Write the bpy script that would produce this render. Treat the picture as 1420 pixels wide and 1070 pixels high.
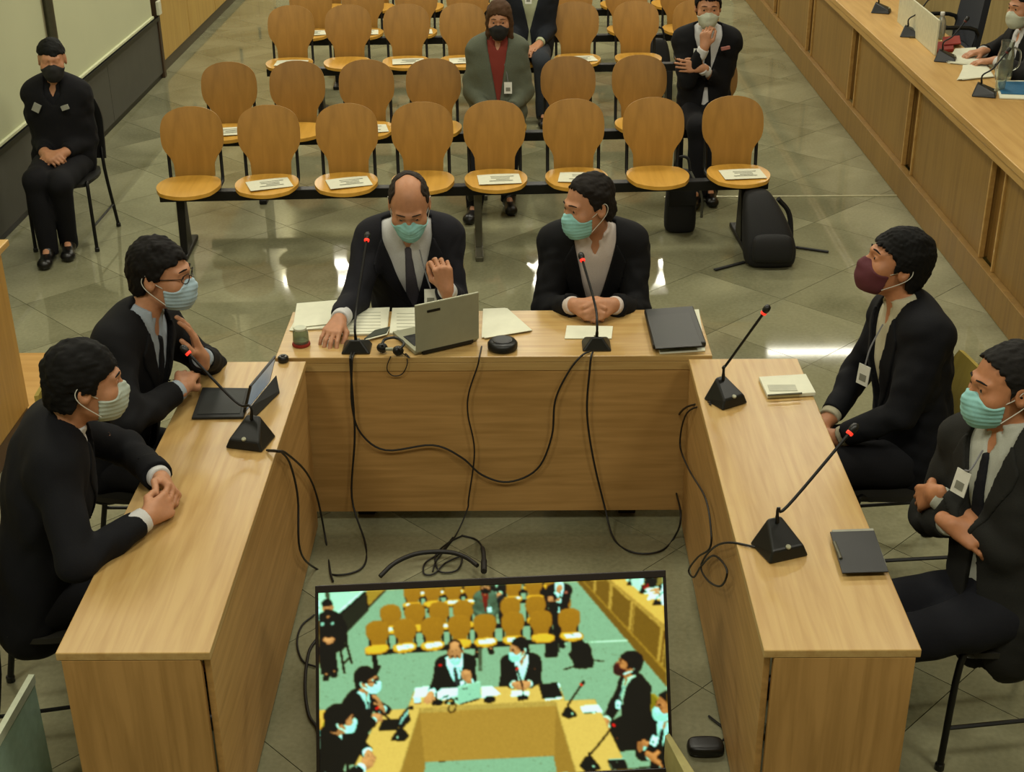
import bpy, bmesh, math, random
import numpy as np
from mathutils import Vector, Matrix, Euler
random.seed(7)
rng = np.random.default_rng(5)
for _o in list(bpy.data.objects):
    bpy.data.objects.remove(_o)
SC = bpy.context.scene
COL = SC.collection
PI = math.pi

# ------------------------------------------------------------------ camera
FPX, PITCH, YAW, ROLL, CAMZ = 1900.0, math.radians(26.2), math.radians(-0.6), math.radians(0.6), 2.96
CF = np.array([math.sin(YAW)*math.cos(PITCH), math.cos(YAW)*math.cos(PITCH), -math.sin(PITCH)])
_r = np.cross(CF, [0, 0, 1.0]); _r /= np.linalg.norm(_r); _u = np.cross(_r, CF)
CR = math.cos(ROLL)*_r - math.sin(ROLL)*_u
CU = math.sin(ROLL)*_r + math.cos(ROLL)*_u
CC = np.array([0, 0, CAMZ])
cam_d = bpy.data.cameras.new('camera'); cam = bpy.data.objects.new('camera', cam_d); COL.objects.link(cam)
cam_d.sensor_fit = 'HORIZONTAL'; cam_d.sensor_width = 36.0; cam_d.lens = FPX/1420*36.0
cam_d.clip_start = 0.05; cam_d.clip_end = 100
M4 = Matrix.Identity(4)
for i in range(3):
    M4[i][0] = CR[i]; M4[i][1] = CU[i]; M4[i][2] = -CF[i]; M4[i][3] = CC[i]
cam.matrix_world = M4
SC.camera = cam

# measuring the room: where the sight line of a photograph pixel meets a plane
def sight(px, py): return CF + CR*(px-710)/FPX - CU*(py-535)/FPX
def at(px, py, z=0.0):
    d = sight(px, py); return CC + d*((z-CAMZ)/d[2])
def aty(px, py, y):
    d = sight(px, py); return CC + d*(y/d[1])
def atx(px, py, x):
    d = sight(px, py); return CC + d*(x/d[0])

# ------------------------------------------------------------------ world, lamps, exposure
SC.view_settings.view_transform = 'Standard'; SC.view_settings.look = 'None'
SC.view_settings.gamma = 1.0; SC.view_settings.use_curve_mapping = False
SC.view_settings.exposure = 0.0
W = bpy.data.worlds.new('world'); SC.world = W; W.use_nodes = True
W.node_tree.nodes['Background'].inputs[0].default_value = (0.5, 0.5, 0.42, 1)
W.node_tree.nodes['Background'].inputs[1].default_value = 0.3
CEIL = 4.2
LAMP_COL = (1.0, 0.96, 0.80)
def lamp(x, y, sx, sy, power):
    d = bpy.data.lights.new('ceiling_lamp', 'AREA'); d.shape = 'RECTANGLE'; d.size = sx; d.size_y = sy
    d.energy = power; d.color = LAMP_COL
    o = bpy.data.objects.new('ceiling_lamp', d); o.location = (x, y, CEIL-0.03); COL.objects.link(o)
    return o
for _y in (1.6, 5.9, 10.3, 14.4):
    for _x in (-2.3, 0.1, 2.4):
        lamp(_x, _y, 0.9, 0.7, 52)
for _x in (-3.1, -2.35, 0.13, 2.08):
    lamp(_x, 17.85, 1.0, 0.16, 30); lamp(_x, 18.5, 1.0, 0.16, 30)
lamp(3.55, 15.4, 1.1, 0.14, 12)

# ------------------------------------------------------------------ materials
def lin(h):
    h = h.lstrip('#'); v = [int(h[i:i+2], 16)/255 for i in (0, 2, 4)]
    return [x/12.92 if x <= 0.04045 else ((x+0.055)/1.055)**2.4 for x in v] + [1.0]
MATS = {}
def mat(name, col, rough=0.5, metal=0.0, var=0.08, scale=30.0, bump=0.0, spec=0.5, emit=0.0, trans=0.0, alpha=1.0, objvar=0.0, coat=0.0):
    if name in MATS: return MATS[name]
    m = bpy.data.materials.new(name); m.use_nodes = True
    nt = m.node_tree; b = nt.nodes['Principled BSDF']
    c = lin(col) if isinstance(col, str) else list(col)+[1.0]
    m.diffuse_color = c
    b.inputs['Roughness'].default_value = rough; b.inputs['Metallic'].default_value = metal
    b.inputs['Specular IOR Level'].default_value = spec
    b.inputs['Coat Weight'].default_value = coat
    if trans: b.inputs['Transmission Weight'].default_value = trans
    if alpha < 1: b.inputs['Alpha'].default_value = alpha
    tc = nt.nodes.new('ShaderNodeTexCoord'); nz = nt.nodes.new('ShaderNodeTexNoise')
    nz.inputs['Scale'].default_value = scale; nz.inputs['Detail'].default_value = 4
    nt.links.new(tc.outputs['Object'], nz.inputs['Vector'])
    rp = nt.nodes.new('ShaderNodeValToRGB')
    rp.color_ramp.elements[0].position = 0.3; rp.color_ramp.elements[1].position = 0.7
    rp.color_ramp.elements[0].color = [x*(1-var) for x in c[:3]]+[1]; rp.color_ramp.elements[1].color = [min(1, x*(1+var)) for x in c[:3]]+[1]
    nt.links.new(nz.outputs['Fac'], rp.inputs['Fac'])
    src = rp.outputs['Color']
    if objvar:
        oi = nt.nodes.new('ShaderNodeObjectInfo'); hs = nt.nodes.new('ShaderNodeHueSaturation'); mr = nt.nodes.new('ShaderNodeMapRange')
        mr.inputs['To Min'].default_value = 1-objvar; mr.inputs['To Max'].default_value = 1+objvar
        nt.links.new(oi.outputs['Random'], mr.inputs['Value']); nt.links.new(mr.outputs['Result'], hs.inputs['Value'])
        nt.links.new(src, hs.inputs['Color']); src = hs.outputs['Color']
    nt.links.new(src, b.inputs['Base Color'])
    if emit:
        nt.links.new(src, b.inputs['Emission Color']); b.inputs['Emission Strength'].default_value = emit
    if bump:
        bp = nt.nodes.new('ShaderNodeBump'); bp.inputs['Strength'].default_value = bump; bp.inputs['Distance'].default_value = 0.002
        nt.links.new(nz.outputs['Fac'], bp.inputs['Height']); nt.links.new(bp.outputs['Normal'], b.inputs['Normal'])
    MATS[name] = m
    return m
def wood(name, dark, light, axis=0, rough=0.38, scale=1.0, objvar=0.0, spec=0.5):
    if name in MATS: return MATS[name]
    m = bpy.data.materials.new(name); m.use_nodes = True
    nt = m.node_tree; b = nt.nodes['Principled BSDF']; b.inputs['Roughness'].default_value = rough
    b.inputs['Specular IOR Level'].default_value = spec
    a, c = lin(dark), lin(light); m.diffuse_color = [(x+y)/2 for x, y in zip(a, c)]
    tc = nt.nodes.new('ShaderNodeTexCoord'); mp = nt.nodes.new('ShaderNodeMapping')
    s = [26*scale]*3; s[axis] = 1.6*scale; mp.inputs['Scale'].default_value = s
    nz = nt.nodes.new('ShaderNodeTexNoise'); nz.inputs['Scale'].default_value = 1.6; nz.inputs['Detail'].default_value = 5; nz.inputs['Distortion'].default_value = 0.5
    nz2 = nt.nodes.new('ShaderNodeTexNoise'); nz2.inputs['Scale'].default_value = 2.2; nz2.inputs['Detail'].default_value = 2
    nt.links.new(tc.outputs['Object'], mp.inputs['Vector']); nt.links.new(mp.outputs['Vector'], nz.inputs['Vector'])
    nt.links.new(tc.outputs['Object'], nz2.inputs['Vector'])
    rp = nt.nodes.new('ShaderNodeValToRGB'); rp.color_ramp.elements[0].position = 0.32; rp.color_ramp.elements[1].position = 0.66
    rp.color_ramp.elements[0].color = a; rp.color_ramp.elements[1].color = c
    ad = nt.nodes.new('ShaderNodeMath'); ad.operation = 'MULTIPLY_ADD'; ad.inputs[1].default_value = 0.35; ad.inputs[2].default_value = -0.17
    nt.links.new(nz2.outputs['Fac'], ad.inputs[0])
    sm = nt.nodes.new('ShaderNodeMath'); sm.operation = 'ADD'
    nt.links.new(nz.outputs['Fac'], sm.inputs[0]); nt.links.new(ad.outputs[0], sm.inputs[1])
    nt.links.new(sm.outputs[0], rp.inputs['Fac'])
    src = rp.outputs['Color']
    if objvar:
        oi = nt.nodes.new('ShaderNodeObjectInfo'); hs = nt.nodes.new('ShaderNodeHueSaturation'); mr = nt.nodes.new('ShaderNodeMapRange')
        mr.inputs['To Min'].default_value = 1-objvar; mr.inputs['To Max'].default_value = 1+objvar
        nt.links.new(oi.outputs['Random'], mr.inputs['Value']); nt.links.new(mr.outputs['Result'], hs.inputs['Value'])
        nt.links.new(src, hs.inputs['Color']); src = hs.outputs['Color']
    nt.links.new(src, b.inputs['Base Color'])
    MATS[name] = m
    return m
def marble(name):
    m = bpy.data.materials.new(name); m.use_nodes = True
    nt = m.node_tree; b = nt.nodes['Principled BSDF']
    m.diffuse_color = lin('#7d7a60')
    b.inputs['Roughness'].default_value = 0.05; b.inputs['Specular IOR Level'].default_value = 0.42
    ge = nt.nodes.new('ShaderNodeNewGeometry'); nz = nt.nodes.new('ShaderNodeTexNoise'); nz.inputs['Scale'].default_value = 1.3; nz.inputs['Detail'].default_value = 7; nz.inputs['Distortion'].default_value = 1.2
    n2 = nt.nodes.new('ShaderNodeTexNoise'); n2.inputs['Scale'].default_value = 55; n2.inputs['Detail'].default_value = 3
    oi = nt.nodes.new('ShaderNodeObjectInfo'); vm = nt.nodes.new('ShaderNodeVectorMath'); vm.operation = 'ADD'
    sc = nt.nodes.new('ShaderNodeVectorMath'); sc.operation = 'SCALE'; sc.inputs[3].default_value = 9
    cmb = nt.nodes.new('ShaderNodeCombineXYZ'); nt.links.new(oi.outputs['Random'], cmb.inputs[0]); nt.links.new(oi.outputs['Random'], cmb.inputs[2])
    nt.links.new(cmb.outputs[0], sc.inputs[0]); nt.links.new(ge.outputs['Position'], vm.inputs[0]); nt.links.new(sc.outputs[0], vm.inputs[1])
    nt.links.new(vm.outputs[0], nz.inputs['Vector']); nt.links.new(ge.outputs['Position'], n2.inputs['Vector'])
    mx = nt.nodes.new('ShaderNodeMath'); mx.operation = 'MULTIPLY_ADD'; mx.inputs[1].default_value = 0.35
    nt.links.new(n2.outputs['Fac'], mx.inputs[0]); nt.links.new(nz.outputs['Fac'], mx.inputs[2])
    rp = nt.nodes.new('ShaderNodeValToRGB'); rp.color_ramp.elements[0].position = 0.42; rp.color_ramp.elements[1].position = 0.95
    rp.color_ramp.elements[0].color = lin('#68674e'); rp.color_ramp.elements[1].color = lin('#929073')
    nt.links.new(mx.outputs[0], rp.inputs['Fac'])
    hs = nt.nodes.new('ShaderNodeHueSaturation'); mr = nt.nodes.new('ShaderNodeMapRange'); mr.inputs['To Min'].default_value = 0.94; mr.inputs['To Max'].default_value = 1.06
    nt.links.new(oi.outputs['Random'], mr.inputs['Value']); nt.links.new(mr.outputs['Result'], hs.inputs['Value']); nt.links.new(rp.outputs['Color'], hs.inputs['Color'])
    nt.links.new(hs.outputs['Color'], b.inputs['Base Color'])
    n3 = nt.nodes.new('ShaderNodeTexNoise'); n3.inputs['Scale'].default_value = 2.5
    nt.links.new(ge.outputs['Position'], n3.inputs['Vector'])
    bp = nt.nodes.new('ShaderNodeBump'); bp.inputs['Strength'].default_value = 0.012; bp.inputs['Distance'].default_value = 0.002
    MATS[name] = m
    return m

M_TILE = marble('polished_marble')
M_JOINT = mat('joint_grout', '#6e6b53', 0.4)
M_DESKTOP = {a: wood('desk_top_oak_%d' % a, '#aa874f', '#bb9b62', a, 0.33) for a in (0, 1)}
M_DESKPANEL = {a: wood('desk_panel_oak_%d' % a, '#a07a42', '#b68d52', a, 0.5) for a in (0, 1, 2)}
M_PLY = wood('seat_plywood', '#946a28', '#a37630', 2, 0.42, 0.6, 0.05)
M_PLYSEAT = wood('seat_plywood_top', '#bb8a30', '#cc9a3e', 1, 0.34, 0.6, 0.05)
M_BENCH = wood('bench_oak', '#84642f', '#957339', 2, 0.5, 0.6, 0.03)
M_BENCHTOP = wood('bench_top_oak', '#b0884a', '#c09a5a', 1, 0.4, 0.6)
M_BLACK = mat('black_metal', '#0d0d0c', 0.45, 0.3)
M_BLACKP = mat('black_plastic', '#0f100e', 0.4)
M_GREYMETAL = mat('grey_steel', '#5a5848', 0.4, 0.6)
M_PAPER = mat('white_paper', '#d6d6bf', 0.85, var=0.03)
M_PRINT = mat('printed_ink', '#77776a', 0.9)
M_WHITEWALL = mat('white_screen_fabric', '#bcbf9c', 0.7, var=0.02, scale=2)
M_DADO = mat('grey_dado', '#44433a', 0.6, var=0.06, scale=8)
M_WALL = mat('painted_wall', '#a09a78', 0.8, var=0.03)
M_CEIL = mat('white_ceiling', '#b5b29a', 0.9, var=0.02)
M_RED = mat('red_light', '#f03424', 0.4, emit=0.9)
M_REDP = mat('red_cloth', '#8a2418', 0.7)
M_BAG = mat('black_nylon', '#0c0c0d', 0.75, bump=0.3, scale=120)
M_SILVER = mat('silver_plastic', '#9b9b82', 0.45, 0.2, var=0.03)

# ------------------------------------------------------------------ mesh helpers
class MB:
    def __init__(s): s.v = []; s.f = []; s.mi = []; s.cur = 0
    def add(s, vs, fs):
        n = len(s.v); s.v += [tuple(map(float, v)) for v in vs]
        s.f += [tuple(i+n for i in f) for f in fs]; s.mi += [s.cur]*len(fs); return s
    def box(s, c, size, R=None, taper=1.0):
        hx, hy, hz = [x/2 for x in size]; vs = []
        for z in (-1, 1):
            t = taper if z > 0 else 1.0
            for x, y in ((-1, -1), (1, -1), (1, 1), (-1, 1)):
                p = Vector((x*hx*t, y*hy*t, z*hz))
                if R is not None: p = R @ p
                vs.append(p + Vector(c))
        return s.add(vs, [(3, 2, 1, 0), (4, 5, 6, 7), (0, 1, 5, 4), (1, 2, 6, 5), (2, 3, 7, 6), (3, 0, 4, 7)])
    def hexa(s, bot, top):
        return s.add(list(bot)+list(top), [(3, 2, 1, 0), (4, 5, 6, 7), (0, 1, 5, 4), (1, 2, 6, 5), (2, 3, 7, 6), (3, 0, 4, 7)])
    def tube(s, pts, r, n=8, caps=True):
        P = [Vector(p) for p in pts]; rs = r if hasattr(r, '__len__') else [r]*len(P)
        vs = []; up = None
        for i, p in enumerate(P):
            a = P[max(0, i-1)]; b = P[min(len(P)-1, i+1)]; t = (b-a)
            t = t.normalized() if t.length > 1e-9 else Vector((0, 0, 1))
            if up is None: up = t.orthogonal().normalized()
            up = up - t*up.dot(t); up = up.normalized() if up.length > 1e-6 else t.orthogonal().normalized()
            w = t.cross(up)
            for k in range(n):
                a_ = 2*PI*k/n; vs.append(p + (up*math.cos(a_)+w*math.sin(a_))*rs[i])
        fs = []
        for i in range(len(P)-1):
            for k in range(n):
                k2 = (k+1) % n; fs.append((i*n+k, i*n+k2, (i+1)*n+k2, (i+1)*n+k))
        if caps:
            fs.append(tuple(range(n-1, -1, -1))); m = (len(P)-1)*n; fs.append(tuple(m+k for k in range(n)))
        return s.add(vs, fs)
    def lathe(s, prof, c=(0, 0, 0), n=16, R=None):
        vs = []; fs = []
        for r, z in prof:
            for k in range(n):
                p = Vector((r*math.cos(2*PI*k/n), r*math.sin(2*PI*k/n), z))
                if R is not None: p = R @ p
                vs.append(p+Vector(c))
        for i in range(len(prof)-1):
            for k in range(n):
                k2 = (k+1) % n; fs.append((i*n+k, i*n+k2, (i+1)*n+k2, (i+1)*n+k))
        fs.append(tuple(range(n-1, -1, -1))); m = (len(prof)-1)*n; fs.append(tuple(m+k for k in range(n)))
        return s.add(vs, fs)
    def grid_slab(s, fn, nu, nv, th):
        """fn(u,v) -> (point, normal); a slab with thickness"""
        vs = []; 
        for sgn in (0.5, -0.5):
            for j in range(nv):
                for i in range(nu):
                    p, n = fn(i/(nu-1), j/(nv-1)); vs.append(Vector(p)+Vector(n)*th*sgn)
        N = nu*nv; fs = []
        for j in range(nv-1):
            for i in range(nu-1):
                a = j*nu+i; q = (a, a+1, a+nu+1, a+nu); fs.append(q); fs.append(tuple(x+N for x in reversed(q)))
        edge = [i for i in range(nu)] + [j*nu+nu-1 for j in range(1, nv)] + [(nv-1)*nu+i for i in range(nu-2, -1, -1)] + [j*nu for j in range(nv-2, 0, -1)]
        for k in range(len(edge)):
            a, b = edge[k], edge[(k+1) % len(edge)]; fs.append((b, a, a+N, b+N))
        return s.add(vs, fs)
    def sphere(s, c, r, n=12, m=8, sc=(1, 1, 1), R=None):
        vs = []; fs = []
        for j in range(m+1):
            th = PI*j/m
            for k in range(n):
                p = Vector((r*sc[0]*math.sin(th)*math.cos(2*PI*k/n), r*sc[1]*math.sin(th)*math.sin(2*PI*k/n), r*sc[2]*math.cos(th)))
                if R is not None: p = R @ p
                vs.append(p+Vector(c))
        for j in range(m):
            for k in range(n):
                k2 = (k+1) % n; fs.append((j*n+k, (j+1)*n+k, (j+1)*n+k2, j*n+k2))
        return s.add(vs, fs)
def world_base(p):
    v = Vector((0, 0, 0))
    while p is not None:
        v += Vector(p.location); p = p.parent
    return v
def obj(name, mb, m, parent=None, smooth=False, bevel=0.0, world=False):
    """links one mesh object; world=True: the vertices are in room coordinates"""
    me = bpy.data.meshes.new(name)
    v = mb.v
    if world and parent is not None:
        b = world_base(parent); v = [(x-b.x, y-b.y, z-b.z) for x, y, z in v]
    me.from_pydata(v, [], mb.f); 
    for mm in (m if isinstance(m, (list, tuple)) else [m]): me.materials.append(mm)
    if any(mb.mi): me.polygons.foreach_set('material_index', mb.mi)
    if smooth:
        me.polygons.foreach_set('use_smooth', [True]*len(me.polygons))
    me.validate(); me.update()
    bm = bmesh.new(); bm.from_mesh(me); bmesh.ops.remove_doubles(bm, verts=bm.verts, dist=1e-6)
    bmesh.ops.recalc_face_normals(bm, faces=bm.faces)
    if bevel:
        es = [e for e in bm.edges if len(e.link_faces) == 2 and e.calc_face_angle() > 0.5]
        bmesh.ops.bevel(bm, geom=es, offset=bevel, segments=2, profile=0.5, affect='EDGES')
    bm.to_mesh(me); bm.free()
    if smooth: me.set_sharp_from_angle(angle=math.radians(50))
    o = bpy.data.objects.new(name, me); COL.objects.link(o)
    if parent is not None: o.parent = parent
    return o
def tag(o, label, cat, group=None):
    o['label'] = label; o['category'] = cat
    if group: o['group'] = group
    return o
def thing(name, label, cat, loc=(0, 0, 0), rz=0.0, group=None):
    o = bpy.data.objects.new(name, None); COL.objects.link(o); o.empty_display_size = 0.1
    o.location = [float(x) for x in loc]; o.rotation_euler = (0, 0, rz)
    return tag(o, label, cat, group)
def struct(name, mb, m, parent=None, **k):
    o = obj(name, mb, m, parent, **k)
    if parent is None: o['kind'] = 'structure'
    return o
def dup(root, loc, rz, label, group=None):
    r = root.copy(); COL.objects.link(r); r.location = [float(x) for x in loc]; r.rotation_euler = (0, 0, rz); r['label'] = label
    if group: r['group'] = group
    for ch in list(root.children):
        c = ch.copy(); COL.objects.link(c); c.parent = r
        for g in list(ch.children):
            d = g.copy(); COL.objects.link(d); d.parent = c
    return r
def crom(pts, n=6):
    P = [np.array(p, float) for p in pts]; P = [2*P[0]-P[1]]+P+[2*P[-1]-P[-2]]; out = []
    for i in range(1, len(P)-2):
        for k in range(n):
            t = k/n; a, b, c, d = P[i-1:i+3]
            out.append(0.5*((2*b)+(c-a)*t+(2*a-5*b+4*c-d)*t*t+(3*b-a-3*c+d)*t**3))
    out.append(P[-2]); return out
# ------------------------------------------------------------------ the setting
floor = struct('floor', MB().box((0.4, 9, -0.06), (9.4, 23, 0.08)), M_JOINT)
tile_me = None
TS = 0.6; V0 = np.array([0.593, 3.703]); c45 = math.sqrt(0.5)
e1 = np.array([c45, c45])*TS; e2 = np.array([-c45, c45])*TS
tb = MB().box((0, 0, 0), (TS-0.003, TS-0.003, 0.02), Matrix.Rotation(PI/4, 3, 'Z'))
count = 0; tile0 = None; far = []
for i in range(-40, 40):
    for j in range(-40, 40):
        c = V0 + e1*(i+0.5) + e2*(j+0.5)
        if not (-3.75 < c[0] < 2.95 and 1.9 < c[1] < 19.5): continue
        if c[1] < 2.2 and abs(c[0]) > 1.9: continue
        far.append((c[1], c[0]))
far.sort()
rest = MB()
for k, (y, x) in enumerate(far):
    if k >= 296:
        rest.box((x, y, -0.011), (TS-0.003, TS-0.003, 0.02), Matrix.Rotation(PI/4, 3, 'Z')); continue
    if tile0 is None:
        tile0 = obj('tile', tb, M_TILE, floor); o = tile0
    else:
        o = tile0.copy(); COL.objects.link(o); o.parent = floor
    o.location = (x, y, -0.011)
if rest.f:
    ro = obj('far_tiles', rest, M_TILE, floor); ro['kind'] = 'stuff'

struct('wall_left', MB().box((-3.36, 5.2, 2.1), (0.1, 14.4, 4.2)), M_WALL)
struct('wall_left_far', MB().box((-3.41, 16.3, 2.1), (0.1, 8.0, 4.2)), M_WALL)
struct('wall_right', MB().box((4.45, 9, 2.1), (0.1, 23, 4.2)), wood('right_wall_oak', '#8f7a48', '#a08a56', 2, 0.6, 0.4))
struct('wall_back', MB().box((0.5, 20.4, 2.1), (8, 0.1, 4.2)), M_WALL)
struct('wall_front', MB().box((0.5, -1.6, 2.1), (8, 0.1, 4.2)), M_WALL)
struct('ceiling', MB().box((0.5, 9.4, CEIL+0.05), (8.2, 22.4, 0.1)), M_CEIL)
# dado below the screens, in panels, with a black top rail and black end post
dado = struct('trim_1', MB().box((-3.297, 6.2, 0.02), (0.03, 12.5, 0.04)), M_BLACK)
for k in range(8):
    y0 = -1.0 + 1.68*k
    obj('dado_panel', MB().box((-3.29, y0+0.84, 0.28), (0.04, 1.672, 0.47)), M_DADO, dado, bevel=0.003)
obj('top_rail', MB().box((-3.28, 5.73, 0.528), (0.06, 13.43, 0.035)), M_BLACK, dado)
obj('end_post', MB().box((-3.28, 12.44, 1.4), (0.05, 0.07, 2.8)), mat('dark_brown_post', '#3a2814', 0.5), dado, bevel=0.004)
scr = []
for y0, y1, lab in ((2.0, 9.48, 'long white projection screen on the left wall, the one nearer the camera'), (9.62, 12.28, 'shorter white projection screen on the left wall, just before the wood panelling')):
    t = thing('projection_screen', lab, 'screen', (-3.31, (y0+y1)/2, 0.55), group='white screens on the left wall')
    obj('screen_surface', MB().box((0.02, 0, 0.95), (0.03, y1-y0, 1.86)), M_WHITEWALL, t)
    obj('bottom_bar', MB().box((0.035, 0, 0.015), (0.035, y1-y0, 0.022)), mat('pale_edge', '#c9cda8', 0.5), t, bevel=0.004)
t = thing('wall_post', 'slim grey post between the two white screens on the left wall', 'post', (-3.25, 9.55, 0.55))
obj('post_tube', MB().tube([(0, 0, 0), (0, 0, 2.2)], 0.035, 12), M_GREYMETAL, t, smooth=True)
obj('post_bracket', MB().box((-0.02, 0, 0.05), (0.05, 0.1, 0.08)), M_BLACK, t)
obj('post_bracket', MB().box((-0.02, 0, 2.1), (0.05, 0.1, 0.08)), M_BLACK, t)
t = tag(obj('wall_switch', MB().box((0, 0, 0), (0.03, 0.09, 0.12)), mat('switch_plate', '#c8c8b0', 0.5), bevel=0.006), 'small pale wall plate on the dark post at the far end of the left wall', 'switch'); t.location = (-3.245, 12.43, 0.62)
# far wood panelling with cupboard doors on the left
cab = thing('cupboard_wall', 'pale wood cupboards along the left wall beyond the white screens', 'cupboard', (-3.33, 15.0, 0))
for k in range(5):
    yy = -2.5 + 1.25*k + 0.62
    d = obj('cupboard_door', MB().box((0, yy, 1.15), (0.05, 1.235, 2.1)), wood('cupboard_oak', '#a8853f', '#b8964c', 2, 0.5, 0.5), cab, bevel=0.004)
    obj('handle', MB().box((0.04, yy+0.45, 0.62), (0.03, 0.03, 0.16)), M_BLACK, d, bevel=0.004)
obj('plinth', MB().box((-0.01, 0.6, 0.05), (0.05, 6.25, 0.10)), mat('plinth_dark', '#4b4230', 0.6), cab)
struct('trim_2', MB().box((1.75, 8.89, 0.001), (1.6, 0.022, 0.008)), mat('brass_strip', '#b9b592', 0.3, 0.4))

# ------------------------------------------------------------------ the U of tables
def desk(x0, x1, y0, y1, label, along, closed):
    """closed: sides that carry a panel, out of 'W','E','S','N' with panel bottoms"""
    cx, cy = (x0+x1)/2, (y0+y1)/2
    t = thing('table', label, 'table', (cx, cy, 0))
    obj('table_top', MB().box((0, 0, 0.7375), (x1-x0, y1-y0, 0.025)), M_DESKTOP[along], t, bevel=0.003)
    hx, hy = (x1-x0)/2, (y1-y0)/2
    if along == 1:
        s = 1 if x0 < 0 else -1      # side that faces the middle
        obj('side_panel', MB().box((s*(hx-0.013), 0, 0.375), (0.018, 2*hy-0.03, 0.70)), M_DESKPANEL[1], t, bevel=0.002)
        for e in (-1, 1):
            obj('end_panel', MB().box((-s*0.008, e*(hy-0.012), 0.365), (2*hx-0.04, 0.022, 0.72)), M_DESKPANEL[2], t, bevel=0.002)
        obj('apron', MB().box((-s*(hx-0.05), 0, 0.69), (0.018, 2*hy-0.06, 0.07)), M_DESKPANEL[1], t)
    else:
        obj('front_panel', MB().box((0, -hy+0.014, 0.375), (2*hx-0.04, 0.018, 0.63)), M_DESKPANEL[0], t, bevel=0.002)
        obj('front_rail', MB().box((0, -hy+0.012, 0.7075), (2*hx-0.03, 0.022, 0.035)), M_DESKTOP[0], t, bevel=0.002)
        for e in (-1, 1):
            obj('end_panel', MB().box((e*(hx-0.012), 0.02, 0.3625), (0.022, 2*hy-0.08, 0.725)), M_DESKPANEL[2], t, bevel=0.002)
            for q in (-1, 1):
                obj('foot', MB().box((e*(hx-0.3), q*0.12, 0.03), (0.07, 0.05, 0.06)), M_BLACKP, t, bevel=0.004)
                obj('leg', MB().box((e*(hx-0.3), q*0.12, 0.39), (0.04, 0.04, 0.67)), M_BLACK, t)
    return t
desk(-1.24, -0.832, 2.915, 4.715, 'left oak table of the U, with the tablet and one gooseneck microphone', 1, 'E')
desk(0.622, 1.034, 2.915, 4.715, 'right oak table of the U, with two gooseneck microphones and notebooks', 1, 'W')
desk(-0.955, 0.716, 4.745, 5.195, 'middle oak table of the U, covered in papers and a silver laptop', 0, 'S')

# ------------------------------------------------------------------ long bench on the right
BX = 2.55
bt = thing('judges_bench', 'long oak bench down the right side with recessed front panels', 'bench', (BX, 11.0, 0))
obj('bench_top', MB().box((0.19, 0, 0.865), (0.52, 12.4, 0.04)), M_BENCHTOP, bt, bevel=0.004)
obj('nosing', MB().box((-0.045, 0, 0.83), (0.03, 12.4, 0.065)), M_BENCHTOP, bt, bevel=0.003)
obj('plinth', MB().box((-0.005, 0, 0.095), (0.05, 12.4, 0.19)), M_BENCH, bt, bevel=0.003)
obj('recess_back', MB().box((0.058, 0, 0.51), (0.02, 12.4, 0.66)), wood('bench_recess_oak', '#7d5a28', '#8b6832', 2, 0.5, 0.6), bt)
yc = [5.45, 7.12, 8.86, 10.6, 12.34, 14.08, 15.82]
for k in range(len(yc)-1):
    a, b = yc[k]+0.115, yc[k+1]-0.115
    obj('front_panel', MB().box((0.03, (a+b)/2-11.0, 0.505), (0.04, b-a, 0.63)), M_BENCH, bt, bevel=0.004)
    for q in (a, b):
        obj('panel_edge', MB().box((0.012, q-11.0, 0.505), (0.03, 0.02, 0.63)), M_BENCHTOP, bt, bevel=0.003)

# ------------------------------------------------------------------ bench end at the left edge
lb = thing('side_bench', 'oak bench end at the left edge of the picture', 'bench', (-2.52, 4.6, 0))
obj('bench_top', MB().box((0.0, 0.0, 0.895), (0.53, 2.1, 0.03)), M_BENCHTOP, lb, bevel=0.004)
obj('front_panel', MB().box((0.215, 0.0, 0.49), (0.03, 2.05, 0.77)), wood('side_bench_oak', '#a57a35', '#b78b42', 2, 0.5, 0.6), lb, bevel=0.003)
obj('end_panel', MB().box((-0.01, 1.02, 0.49), (0.46, 0.03, 0.77)), M_BENCH, lb, bevel=0.003)
obj('plinth', MB().box((0.02, 0.0, 0.055), (0.42, 2.0, 0.11)), mat('plinth_brown', '#54391a', 0.6), lb)
st = tag(obj('wooden_step', MB().box((0, 0, 0), (0.62, 0.62, 0.07)), wood('step_oak', '#b88a44', '#c79a55', 0, 0.5, 0.6), bevel=0.006), 'low pale wooden step behind the bench end at the left edge', 'step'); st.location = (-2.4, 5.98, 0.035)

# ------------------------------------------------------------------ beam seating
def back_outline(t):
    pts = [(0, .120), (.18, .122), (.28, .138), (.36, .165), (.44, .182), (.55, .188), (.70, .187), (.80, .178), (.88, .158), (.94, .125), (.98, .082), (1.0, .03)]
    return float(np.interp(t, [p[0] for p in pts], [p[1] for p in pts]))
def back_fn(h=0.41, recl=0.075):
    def fn(u, v):
        v2 = 1-(1-v)**1.35
        w = back_outline(v2); x = (2*u-1)*w
        y = recl*v2*v2*0.6 + recl*v2*0.4 - 0.22*(x*x)*1.0 + 0.006
        return (x, y, v2*h), (0, -1, recl/h)
    return fn
def seat_fn(w=0.187, d=0.19):
    def fn(u, v):
        a, b = 2*u-1, 2*v-1
        # squircle mapping of the unit square
        x = a*math.sqrt(max(0, 1-b*b*0.42)); y = b*math.sqrt(max(0, 1-a*a*0.42))
        z = -0.012*max(0, -y)**3 + 0.003*(x*x)
        return (x*w, y*d, z), (0, 0, 1)
    return fn
proto_chair = None
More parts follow.
